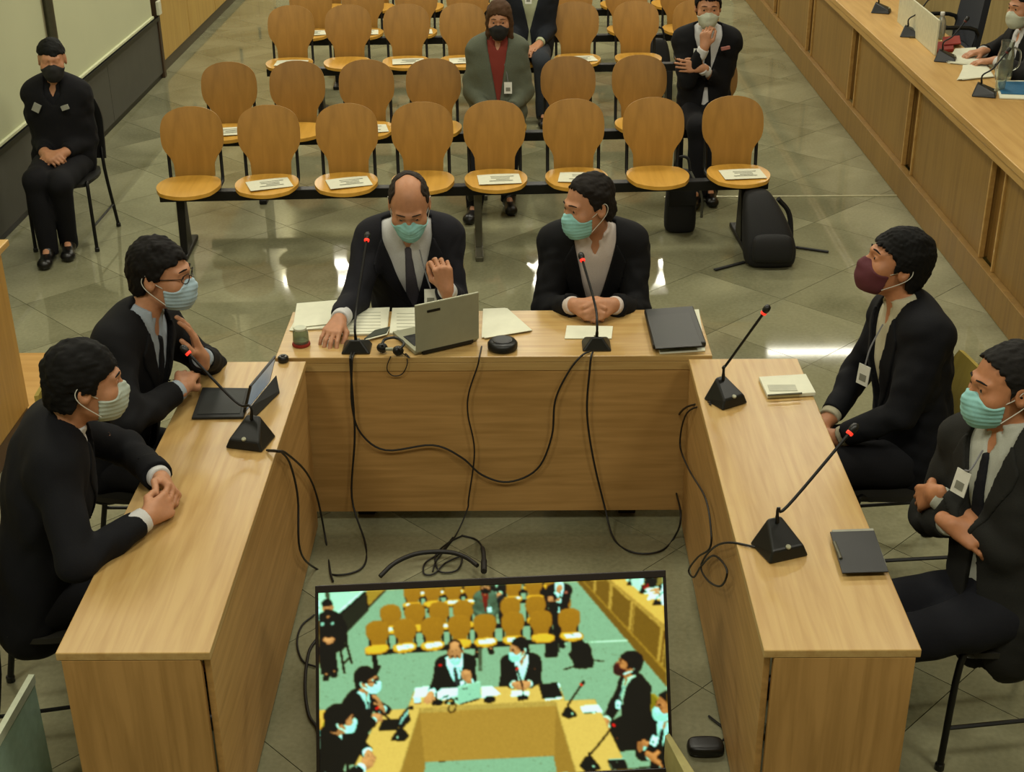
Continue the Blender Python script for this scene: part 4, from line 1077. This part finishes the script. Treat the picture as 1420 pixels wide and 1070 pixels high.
bd = thing('binder', 'closed black ring binder at the right end of the middle table', 'binder', on(935, 462))
quadslab('binder_body', [on(905, 487), on(979, 483), on(961, 432), on(893, 437)], .757, .022, M_BLACKP, bd, bevel=.006)
quadslab('cover', [on(909, 484, .78), on(974, 480, .78), on(957, 434, .78), on(897, 439, .78)], .779, .004, mat('binder_cover', '#1b1c1a', 0.4), bd, bevel=.0015)
t = tag(quadslab('paper_sheet', [on(915, 491), on(978, 487), on(969, 430), on(900, 433)], .7515, .004, M_PAPER), 'white paper sheet sticking out from under the black binder', 'paper')
t = tag(quadslab('paper_sheet', [on(783, 470), on(848, 470), on(850, 453), on(786, 452)], .7515, .003, M_PAPER), 'white paper slip under the clasped hands on the middle table', 'paper')
nb = thing('notepad', 'thick white notepad with a pen on it on the right table', 'notepad', on(1090, 540))
quadslab('page_block', [on(1064, 553), on(1131, 549), on(1117, 523), on(1052, 527)], .752, .014, M_PAPER, nb, bevel=.002)
obj('notepad_print', MB().box((np.array(on(1085, 538, .766))+V(0, 0, .0015)), (.10, .05, .0006)), mat('faint_print', '#b3b3a0', .9), nb, world=True)
obj('pen', MB().tube([on(1065, 548, .772), on(1112, 545, .772)], .004, 8), M_GREYMETAL, nb, smooth=True, world=True)
n2 = thing('notebook', 'black notebook with pale page edges on the right table near the crossed-arms man', 'notebook', on(1192, 766))
quadslab('page_block', [on(1170, 792), on(1229, 790), on(1210, 738), on(1153, 740)], .7535, .012, mat('page_edge', '#8d8d80', 0.8), n2)
quadslab('back_cover', [on(1168, 795), on(1232, 793), on(1212, 736), on(1151, 738)], .751, .0025, M_BLACKP, n2)
quadslab('front_cover', [on(1168, 795, .766), on(1232, 793, .766), on(1212, 736, .766), on(1151, 738, .766)], .7655, .003, mat('notebook_cover', '#161716', 0.5), n2, bevel=.001)
obj('ring_binding', MB().tube([on(1166, 775, .768), on(1157, 752, .768)], .006, 8), M_GREYMETAL, n2, smooth=True, world=True)

def sheets(label, corners, n, jit, z0=.7515, name='paper_stack', cat='papers'):
    t = thing(name, label, cat, np.mean(corners, axis=0)*V(1, 1, 0)+V(0, 0, z0)); g = random.Random(label)
    c = np.array(corners); m = c.mean(0); zz = z0
    for k in range(n):
        a = (g.random()-.5)*jit; R = np.array([[math.cos(a), -math.sin(a), 0], [math.sin(a), math.cos(a), 0], [0, 0, 1]])
        cc = (c-m)@R.T+m+V((g.random()-.5)*.03*jit*4, (g.random()-.5)*.03*jit*4, 0)
        o = quadslab('sheet', cc, zz, .0022, M_PAPER, t); zz += .0026
    return t, zz
pa = sheets('loose pile of white papers under the left hand sleeve on the middle table', [on(402, 458), on(470, 452), on(474, 420), on(412, 424)], 4, .25)
pb, zt = sheets('open white printed document spread behind the microphone on the middle table', [on(470, 466), on(535, 464), on(540, 428), on(490, 430)], 3, .06)
lm = MB()
for q in range(7):
    a = on(485, 460-q*4.4, zt); b = on(528, 459-q*4.4, zt); lm.box((a+b)/2+V(0, 0, .0005), (b[0]-a[0], .004, .0006))
obj('printed_lines', lm, mat('faint_print', '#b3b3a0', .9), pb, world=True)
pc_, zt = sheets('white printed pages lying directly behind the silver laptop', [on(540, 464), on(604, 462), on(600, 428), on(545, 429)], 3, .05)
lm = MB()
for q in range(6):
    a = on(550, 458-q*4.6, zt); b = on(592, 457-q*4.6, zt); lm.box((a+b)/2+V(0, 0, .0005), (b[0]-a[0], .004, .0006))
obj('printed_lines', lm, mat('faint_print', '#b3b3a0', .9), pc_, world=True)
sheets('white papers fanned out right of the silver laptop', [on(668, 470), on(735, 460), on(703, 429), on(672, 430)], 3, .12)
gb = thing('glass_jar', 'small glass jar with a reddish bottom at the left end of the middle table', 'jar', on(418, 478))
mg = mat('jar_glass', '#b9c8b0', 0.08, trans=.85)
obj('jar_body', MB().lathe([(.030, .012), (.032, .02), (.030, .055), (.024, .066), (.022, .066), (.027, .053), (.028, .022), (.0, .018)], (0, 0, 0), 18), mg, gb, smooth=True)
obj('jar_base', MB().lathe([(.034, 0), (.036, .004), (.034, .012), (.0, .012)], (0, 0, 0), 18), M_REDP, gb, smooth=True)
obj('jar_lid', MB().lathe([(.025, .066), (.026, .069), (.024, .074), (.0, .075)], (0, 0, 0), 18), mat('jar_lid_white', '#b9bda6', .5), gb, smooth=True)
hs_ = thing('headset', 'black headset with coiled lead beside the microphone on the middle table', 'headset', on(540, 482))
hp_ = on(530, 483, .765); 
obj('ear_cup', MB().sphere(on(530, 482, .772), .022, 12, 8, (1, .8, .9)), M_BLACKP, hs_, smooth=True, world=True)
obj('ear_cup', MB().sphere(on(552, 486, .772), .022, 12, 8, (1, .8, .9)), M_BLACKP, hs_, smooth=True, world=True)
obj('headband', MB().tube(crom([on(530, 480, .785), on(533, 471, .79), on(548, 468, .79), on(560, 476, .79), on(553, 485, .785)], 5), .006, 8), M_BLACKP, hs_, smooth=True, world=True)
obj('cup_trim', MB().box(on(540, 484, .778), (.03, .012, .012)), M_SILVER, hs_, world=True, bevel=.003)
obj('coil_lead', MB().tube(crom([on(556, 488, .757), on(568, 496, .757), on(562, 490, .757)]+[aty(x, y, 4.735) for x, y in ((565, 503), (558, 518), (546, 521), (538, 515), (537, 506))]+[on(542, 494, .757)], 5), .0022, 6), M_CABLE, hs_, smooth=True, world=True)
bk = thing('book', 'small dark green booklet propped on the papers beside the microphone', 'book', on(530, 466))
quadslab('booklet_cover', [on(505, 474), on(536, 466), on(541, 457), on(520, 462)], .760, .006, mat('booklet_green', '#33382a', .6), bk, bevel=.001)
quadslab('booklet_pages', [on(506, 475), on(537, 467), on(540, 459), on(520, 464)], .7595, .003, M_PAPER, bk)

# ------------------------------------------------------------------ things on the long bench
def onb(px, py, z=.886): return at(px, py, z)
wp = thing('table_divider', 'upright white panel standing on the long bench', 'divider', onb(1272, 62))
a, b = onb(1245, 30), onb(1297, 77); n_ = nrm(np.cross(b-a, (0, 0, 1)))*.006; a2 = a
mb = MB(); mb.hexa([a2-n_, b-n_, b+n_, a2+n_], [a2-n_+V(0, 0, .23), b-n_+V(0, 0, .23), b+n_+V(0, 0, .23), a2+n_+V(0, 0, .23)])
obj('panel', mb, mat('divider_white', '#c6c3a6', .6), wp, world=True, bevel=.002)
obj('panel_foot', MB().box((b+a)/2+V(0, 0, .006), (.09, .03, .012)), M_GREYMETAL, wp, world=True)
rc = thing('red_folder', 'crumpled dark red folder on the long bench', 'folder', onb(1312, 72))
quadslab('folder_cover', [onb(1299, 74), onb(1322, 72), onb(1322, 60), onb(1300, 62)], .887, .02, M_REDP, rc, bevel=.004)
quadslab('folder_flap', [onb(1308, 68), onb(1332, 66), onb(1330, 55), onb(1306, 57)], .908, .008, M_REDP, rc, bevel=.003)
sheets('large white papers in front of the robed person on the long bench', [onb(1316, 88), onb(1362, 92), onb(1350, 68), onb(1322, 70)], 4, .2, .887)
sheets('white papers sloping off beside the nearest microphone on the long bench', [onb(1330, 112), onb(1376, 108), onb(1368, 90), onb(1338, 92)], 4, .2, .887)
bf = thing('blue_folder', 'blue folder on white sheets at the right edge of the long bench', 'folder', onb(1400, 128))
quadslab('folder_cover', [onb(1388, 132), onb(1440, 134), onb(1430, 116), onb(1382, 116)], .894, .006, mat('folder_blue', '#1c5f86', .5), bf, bevel=.001)
quadslab('folder_pages', [onb(1386, 137), onb(1440, 139), onb(1430, 113), onb(1380, 113)], .887, .006, M_PAPER, bf)
wb = thing('water_bottle', 'small white-capped water bottle on the long bench', 'bottle', onb(1303, 53))
obj('bottle_body', MB().lathe([(.028, 0), (.032, .005), (.032, .11), (.024, .135), (.013, .15), (.013, .16)], (0, 0, 0), 16), mat('bottle_plastic', '#b8bfb4', .1, trans=.6), wb, smooth=True)
obj('bottle_cap', MB().lathe([(.015, .158), (.016, .162), (.016, .178), (.013, .181)], (0, 0, 0), 14), mat('cap_white', '#cfcfc4', .5), wb, smooth=True)
gl = thing('drinking_glass', 'tall clear drinking glass near the blue folder on the long bench', 'glass', onb(1386, 126))
obj('glass_body', MB().lathe([(.028, 0), (.034, .13), (.032, .13), (.026, .008), (.0, .008)], (0, 0, 0), 18), mat('clear_glass', '#dfe6dc', .03, trans=.95), gl, smooth=True)
jr = thing('water_jug', 'clear water jug behind the nearest bench microphone', 'jug', onb(1385, 112)+V(.03, .02, 0))
obj('jug_body', MB().lathe([(.045, 0), (.052, .03), (.05, .15), (.038, .21), (.042, .24), (.039, .24), (.035, .21), (.046, .15), (.047, .03), (.0, .012)], (0, 0, 0), 18), mat('clear_glass', '#dfe6dc'), jr, smooth=True)
obj('jug_handle', MB().tube(crom([(.05, 0, .06), (.085, 0, .09), (.085, 0, .17), (.045, 0, .20)], 5), .006, 8), mat('clear_glass', '#dfe6dc'), jr, smooth=True)
def office_chair(x, y, rz, label):
    t = thing('office_chair', label, 'chair', (x, y, 0), rz, 'dark chairs behind the long bench')
    def bf_(u, v):
        xx = (2*u-1)*.29*(1-.12*v*v); return (xx, -.22-.08*v+.25*xx*xx, v*.72), (0, 1, .1)
    md = mat('chair_slate_fabric', '#1d2128', .8, bump=.2, scale=120)
    o = obj('backrest', MB().grid_slab(bf_, 11, 12, .05), md, t, smooth=True); o.location = (0, 0, .52)
    o = obj('seat', MB().box((0, 0, .48), (.5, .48, .07)), md, t, bevel=.02)
    obj('column', MB().lathe([(.03, .08), (.03, .45)], (0, 0, 0), 12), M_BLACK, t)
    for k in range(5):
        a = 2*PI*k/5; obj('base_leg', MB().tube([(0, 0, .10), (.28*math.cos(a), .28*math.sin(a), .05)], [.022, .014], 8), M_BLACK, t, smooth=True)
        obj('caster', MB().sphere((.28*math.cos(a), .28*math.sin(a), .026), .025, 10, 6), M_BLACKP, t, smooth=True)
    for sx in (-1, 1):
        obj('armrest', MB().tube(crom([(sx*.26, -.18, .50), (sx*.28, -.18, .68), (sx*.28, .12, .70)], 4), .017, 8), M_BLACKP, t, smooth=True)
    return t
oc = office_chair(3.22, 9.55, PI/2, 'dark slate high-backed chair behind the bench between the white panel and the robed person')
dup(oc, (3.38, 11.2, 0), PI/2, 'dark slate high-backed chair behind the white panel, farthest along the bench')
dup(oc, (3.36, 8.95, 0), PI/2, 'dark slate chair under the robed person behind the bench')

# ------------------------------------------------------------------ cables
def cable(label, pts, r=.004, cat='cable', n=6):
    b = np.array(pts[0], float)
    t = obj('cable', MB().tube([p-b for p in crom(pts, n)], r, 8), M_CABLE, smooth=True); t.location = b.tolist()
    return tag(t, label, cat, 'microphone and screen leads')
YF = 4.725; XL = -.815; XR = .605
def over(px, py):      # a lead bends over the table edge here
    p = aty(px, py, 4.732); return V(p[0], 4.732, .757)
f_ = lambda *q: [aty(x, y, YF) for x, y in q]
l_ = lambda *q: [atx(x, y, XL) for x, y in q]
r_ = lambda *q: [atx(x, y, XR) for x, y in q]
g_ = lambda *q: [at(x, y, .006) for x, y in q]
cable('dark lead looping across the middle front panel between its two microphones', [on(492, 488, .757), over(489, 499)]+f_((488, 508), (488, 560), (500, 600), (535, 624), (600, 617), (640, 634), (668, 658), (705, 668), (745, 650), (765, 605), (770, 555), (788, 516))+[over(806, 499), on(818, 487, .757)])
cable('thin lead from the left microphone of the middle table rising to the left table', [on(488, 488, .757), over(486, 499)]+f_((486, 508), (492, 600), (488, 690))+g_((507, 755), (503, 786), (470, 797), (438, 788))+l_((416, 762), (413, 690), (403, 645), (392, 628))+[atx(386, 626, XL), on(372, 625, .757)])
cable('lead from the left table microphone down the inner panel to behind the screen', [on(370, 624, .757), atx(386, 625, XL)]+l_((398, 629), (425, 655), (440, 690))+g_((452, 750), (458, 792), (462, 806)))
cable('thin lead from the laptop down the middle front panel to the floor', [on(668, 480, .756), over(665, 499)]+f_((662, 508), (650, 545), (649, 575), (658, 625), (650, 690), (648, 706))+g_((632, 742), (606, 776), (600, 792)), .003)
cable('lead dropping from the right microphone of the middle table and rising to the right table', [on(822, 488, .757), over(820, 499)]+f_((818, 510), (814, 570), (822, 632), (838, 700))+g_((852, 748), (880, 766), (915, 764), (935, 745))+r_((944, 712), (930, 650), (932, 600), (948, 567))+[on(984, 557, .757)])
cable('lead hanging in a loop on the right inner panel between its two microphones', [on(986, 560, .758)]+r_((953, 572), (943, 615), (955, 650), (978, 690), (986, 735), (984, 760), (968, 772), (955, 790), (962, 800))+r_((972, 785), (990, 770), (1008, 790), (1000, 812), (982, 805), (972, 785), (986, 762), (1010, 752))+[on(1056, 760, .758)], .0035)
cable('thick black screen lead arching over the floor behind the screen', [at(527, 799, .03)]+[at(x, y, .05) for x, y in ((548, 780), (580, 767), (620, 765), (645, 772), (662, 784))], .009)
cable('coiled thin lead tangled on the floor behind the screen', g_((628, 745), (612, 765), (590, 780), (588, 795), (602, 795), (618, 780), (640, 772), (634, 790), (610, 792), (604, 770), (622, 752), (642, 742)), .0035)
cable('lead with a fat black plug standing up behind the screen', g_((640, 742), (660, 748))+[at(669, 760, .04), at(671, 775, .05), at(671, 792, .05)], [.004]*12+[.009]*7+[.012]*6)
cable('thin lead looping out left of the screen', g_((436, 852), (418, 868), (412, 892), (420, 916), (438, 924)), .0035)
cable('dark lead hanging down beside the left edge of the screen', g_((440, 885), (428, 905), (423, 950), (428, 990), (440, 1010), (444, 1040)), .0055)
pd = thing('power_adapter', 'small black rounded power brick on the floor against the right table', 'adapter', (.565, 3.39, 0))
soft(taperbox([(0, 0, 0, .055, .035), (.008, 0, 0, .062, .04), (.03, 0, 0, .06, .038), (.038, 0, 0, .045, .028)]), 'adapter_body', M_BLACKP, pd)
obj('adapter_lead', MB().tube(crom([(.05, .02, .015), (.08, .08, .006), (.03, .16, .006)], 5), .004, 6), M_CABLE, pd, smooth=True)

# ------------------------------------------------------------------ glass pane at the lower left, folded box right of the screen
gp = thing('plastic_screen', 'slanting clear plastic panel with a pale rim at the lower left corner', 'panel', (-1.46, 3.0, 0))
a, b = at(46, 946, .40), at(-20, 1062, .40)
mb = MB(); n_ = nrm(np.cross(b-a, (0, 0, 1)))*.004
mb.hexa([(a-n_)*V(1, 1, 0), (b-n_)*V(1, 1, 0), (b+n_)*V(1, 1, 0), (a+n_)*V(1, 1, 0)], [a-n_, b-n_, b+n_, a+n_])
obj('pane', mb, mat('pale_acrylic', '#b9d6c6', .15, trans=.55), gp, world=True)
mb = MB(); n3 = n_*2.2
mb.hexa([a-n3, b-n3, b+n3, a+n3], [a-n3+V(0, 0, .03), b-n3+V(0, 0, .03), b+n3+V(0, 0, .03), a+n3+V(0, 0, .03)])
obj('rim', mb, mat('pale_rim', '#c2c9ae', .4), gp, world=True)
cb = thing('card_box', 'narrow pale cardboard sleeve standing on the floor right of the screen', 'box', (.44, 3.02, 0))
mb = MB(); mb.hexa([(.405, 3.16, 0), (.50, 2.9, 0), (.535, 2.93, 0), (.43, 3.17, 0)], [(.405, 3.16, .26), (.47, 2.9, .26), (.50, 2.93, .26), (.42, 3.17, .26)])
obj('sleeve', mb, mat('pale_card', '#a39a62', .7), cb, world=True, bevel=.003)
# ------------------------------------------------------------------ the screen on the floor and its live picture of the room
TVA, TVB = aty(437, 812, 3.42), aty(923, 790, 3.46)
tvu = nrm(TVB-TVA); tvw = np.linalg.norm(TVB-TVA)
tvn = nrm(np.cross(tvu, (0, 0, 1)))                     # horizontal normal, towards the judges
tvn = tvn if tvn[1] < 0 else -tvn
til = math.radians(33)
tvd = -V(0, 0, 1)*math.cos(til)+tvn*math.sin(til)       # down along the tilted screen
tvf = nrm(np.cross(tvd, tvu)); tvf = tvf if tvf[1] < 0 else -tvf
tvh = .600
tv = thing('television', 'flat black television tilted up on the floor, showing the same room', 'television', ((TVA+TVB)/2+tvd*tvh*.5)*V(1, 1, 0))
def tvp(u, v, w=0.0): return TVA+tvu*(u*tvw)+tvd*(v*tvh)+tvf*w
def tvbox(name, u0, u1, v0, v1, w0, w1, m, parent, bevel=0.0):
    mb = MB(); mb.hexa([tvp(u0, v0, w0), tvp(u1, v0, w0), tvp(u1, v1, w0), tvp(u0, v1, w0)], [tvp(u0, v0, w1), tvp(u1, v0, w1), tvp(u1, v1, w1), tvp(u0, v1, w1)])
    return obj(name, mb, m, parent, world=True, bevel=bevel)
tvbox('case', 0, 1, 0, 1, -.045, -.004, M_BLACKP, tv, .006)
M_BEZ = mat('bezel_black', '#1a100b', .35)
tvbox('bezel', 0, 1, 0, .036, -.004, .004, M_BEZ, tv, .002); tvbox('bezel', 0, 1, .965, 1, -.004, .004, M_BEZ, tv, .002)
tvbox('bezel', 0, .009, .036, .965, -.004, .004, M_BEZ, tv); tvbox('bezel', .991, 1, .036, .965, -.004, .004, M_BEZ, tv)
fb = MB()
for u in (.2, .8):
    p = tvp(u, .93, -.03); q = tvp(u, .25, -.05); k = q*V(1, 1, 0)+V(0, .12, .01)
    m_ = MB(); m_.tube([q, k], .014, 8); m_.tube([k, p*V(1, 1, 0)+V(0, 0, .012)], .014, 8); m_.tube([p*V(1, 1, 0)+V(0, 0, .012), p], .014, 8)
    obj('stand_leg', m_, M_BLACK, tv, world=True)
# the picture: the room as the ceiling camera sees it, splatted point by point into a grid of coloured cells
NU, NV = 360, 204
def live_picture():
    deps = bpy.context.view_layer; deps.update()
    pts, cols = [], []
    L = nrm(V(.1, -.35, 1))
    for o in list(SC.objects):
        if o.type != 'MESH' or not len(o.data.polygons): continue
        rt = o
        while rt.parent is not None: rt = rt.parent
        if rt == tv or o.name.startswith(('ceiling', 'wall_front', 'cable')) or rt.name.startswith(('glass_panel', 'card_box')): continue
        me = o.data; n = len(me.vertices); co = np.empty(n*3, np.float32); me.vertices.foreach_get('co', co)
        M = np.array(o.matrix_world); P = co.reshape(-1, 3)@M[:3, :3].T+M[:3, 3]
        me.calc_loop_triangles(); nt_ = len(me.loop_triangles); T = np.empty(nt_*3, np.int32); me.loop_triangles.foreach_get('vertices', T); T = T.reshape(-1, 3)
        A, B, C = P[T[:, 0]], P[T[:, 1]], P[T[:, 2]]
        N = np.cross(B-A, C-A); ar = np.linalg.norm(N, axis=1)*.5; N = N/np.maximum(2*ar, 1e-12)[:, None]
        cen = (A+B+C)/3; zc = (cen-CC)@CF; ok = (zc > 1) & (ar > 1e-9)
        if not ok.any(): continue
        A, B, C, N, ar, zc = A[ok], B[ok], C[ok], N[ok], ar[ok], zc[ok]
        px_area = ar*(FPX*.355/zc)**2*1.6
        big = px_area > 400000
        cnt = np.minimum(np.maximum(px_area*1.5, 0), 250000); cnt = (cnt+rng.random(len(cnt))).astype(int)
        tot = cnt.sum()
        if tot == 0: continue
        ix = np.repeat(np.arange(len(cnt)), cnt); u = rng.random(tot); v = rng.random(tot); sw = u+v > 1; u[sw] = 1-u[sw]; v[sw] = 1-v[sw]
        Q = A[ix]+(B[ix]-A[ix])*u[:, None]+(C[ix]-A[ix])*v[:, None]
        mi = me.materials[0].diffuse_color if me.materials[0] else (.5, .5, .5, 1)
        mi = np.array(mi[:3]); 
        if rt.name == 'floor': mi = np.array(lin('#7d7a60')[:3])
        sh = .55+.45*np.abs(N[ix]@L)
        jit = 1+.12*(rng.random(tot)-.5)
        pts.append(Q.astype(np.float32)); cols.append((mi[None, :]*(sh*jit)[:, None]).astype(np.float32))
    Q = np.concatenate(pts); Cc = np.concatenate(cols)
    d = Q-CC; z = d@CF
    px = 710+FPX*(d@CR)/z; py = 535-FPX*(d@CU)/z
    # the broadcast frame on this screen: 2.8 photograph pixels per screen pixel
    gx = ((px-36)/1354*NU).astype(int); gy = ((py-24)/752*NV).astype(int)
    ok = (gx >= 0) & (gx < NU) & (gy >= 0) & (gy < NV) & (z > .5)
    gi = gy[ok]*NU+gx[ok]; od = np.argsort(-z[ok], kind='stable')
    img = np.full((NU*NV, 3), .05, np.float32); zb = np.full(NU*NV, 99., np.float32)
    img[gi[od]] = Cc[ok][od]; zb[gi[od]] = z[ok][od]
    img = img.reshape(NV, NU, 3)
    img = (img+np.roll(img, 1, 0)+np.roll(img, 1, 1)+np.roll(img, -1, 0)+np.roll(img, -1, 1))/5
    # the set is badly adjusted: hard contrast, green-blue cast
    lum = img.mean(2, keepdims=True)
    x = np.clip(img, 0, 1)**(1/2.2)
    x = np.clip((x-.15)*1.85, 0, 1); s_ = x.mean(2, keepdims=True)
    x = np.clip(s_+(x-s_)*.88, 0, 1)
    x = x*np.array([.96, 1.08, .90])
    cool = np.clip(1-np.abs(img[..., 0:1]-img[..., 2:3])/(lum+.02)*1.0, 0, 1)*np.clip(lum*6, 0, 1)
    x = x*(1-cool)+(s_*1.32+x*.1)*np.array([.66, 1.14, .98])*cool
    x = np.clip(x, 0, 1)**2.2
    return x
pic = live_picture()
du_, dv_ = (.982/NU), (.929/NV)
uu = .009+du_*np.arange(NU+1); vv = .036+dv_*np.arange(NV+1)
Pg = (TVA+tvf*.0005)[None, None, :]+tvu[None, None, :]*(uu*tvw)[None, :, None]+tvd[None, None, :]*(vv*tvh)[:, None, None]
ii = (np.arange(NV)[:, None]*(NU+1)+np.arange(NU)[None, :]).ravel()
Fq = np.stack([ii, ii+NU+1, ii+NU+2, ii+1], 1)
m_scr = bpy.data.materials.new('television_picture'); m_scr.use_nodes = True
_b = m_scr.node_tree.nodes['Principled BSDF']; _at = m_scr.node_tree.nodes.new('ShaderNodeAttribute'); _at.attribute_name = 'picture'
m_scr.node_tree.links.new(_at.outputs['Color'], _b.inputs['Emission Color']); _b.inputs['Emission Strength'].default_value = 0.95
_b.inputs['Base Color'].default_value = (.01, .01, .01, 1); _b.inputs['Roughness'].default_value = .3
so = npobj('screen', Pg.reshape(-1, 3), Fq, m_scr, tv)
ca = so.data.color_attributes.new('picture', 'FLOAT_COLOR', 'CORNER')
cc = np.ones((NU*NV, 4, 4), np.float32)
pc4 = np.zeros((NV+1, NU+1, 3), np.float32)
pp = np.pad(pic, ((1, 1), (1, 1), (0, 0)), mode='edge')
pc4 = (pp[:-1, :-1]+pp[1:, :-1]+pp[:-1, 1:]+pp[1:, 1:])/4
pv = pc4.reshape(-1, 3)
for k in range(4): cc[:, k, :3] = pv[Fq[:, k]]
ca.data.foreach_set('color', cc.ravel())
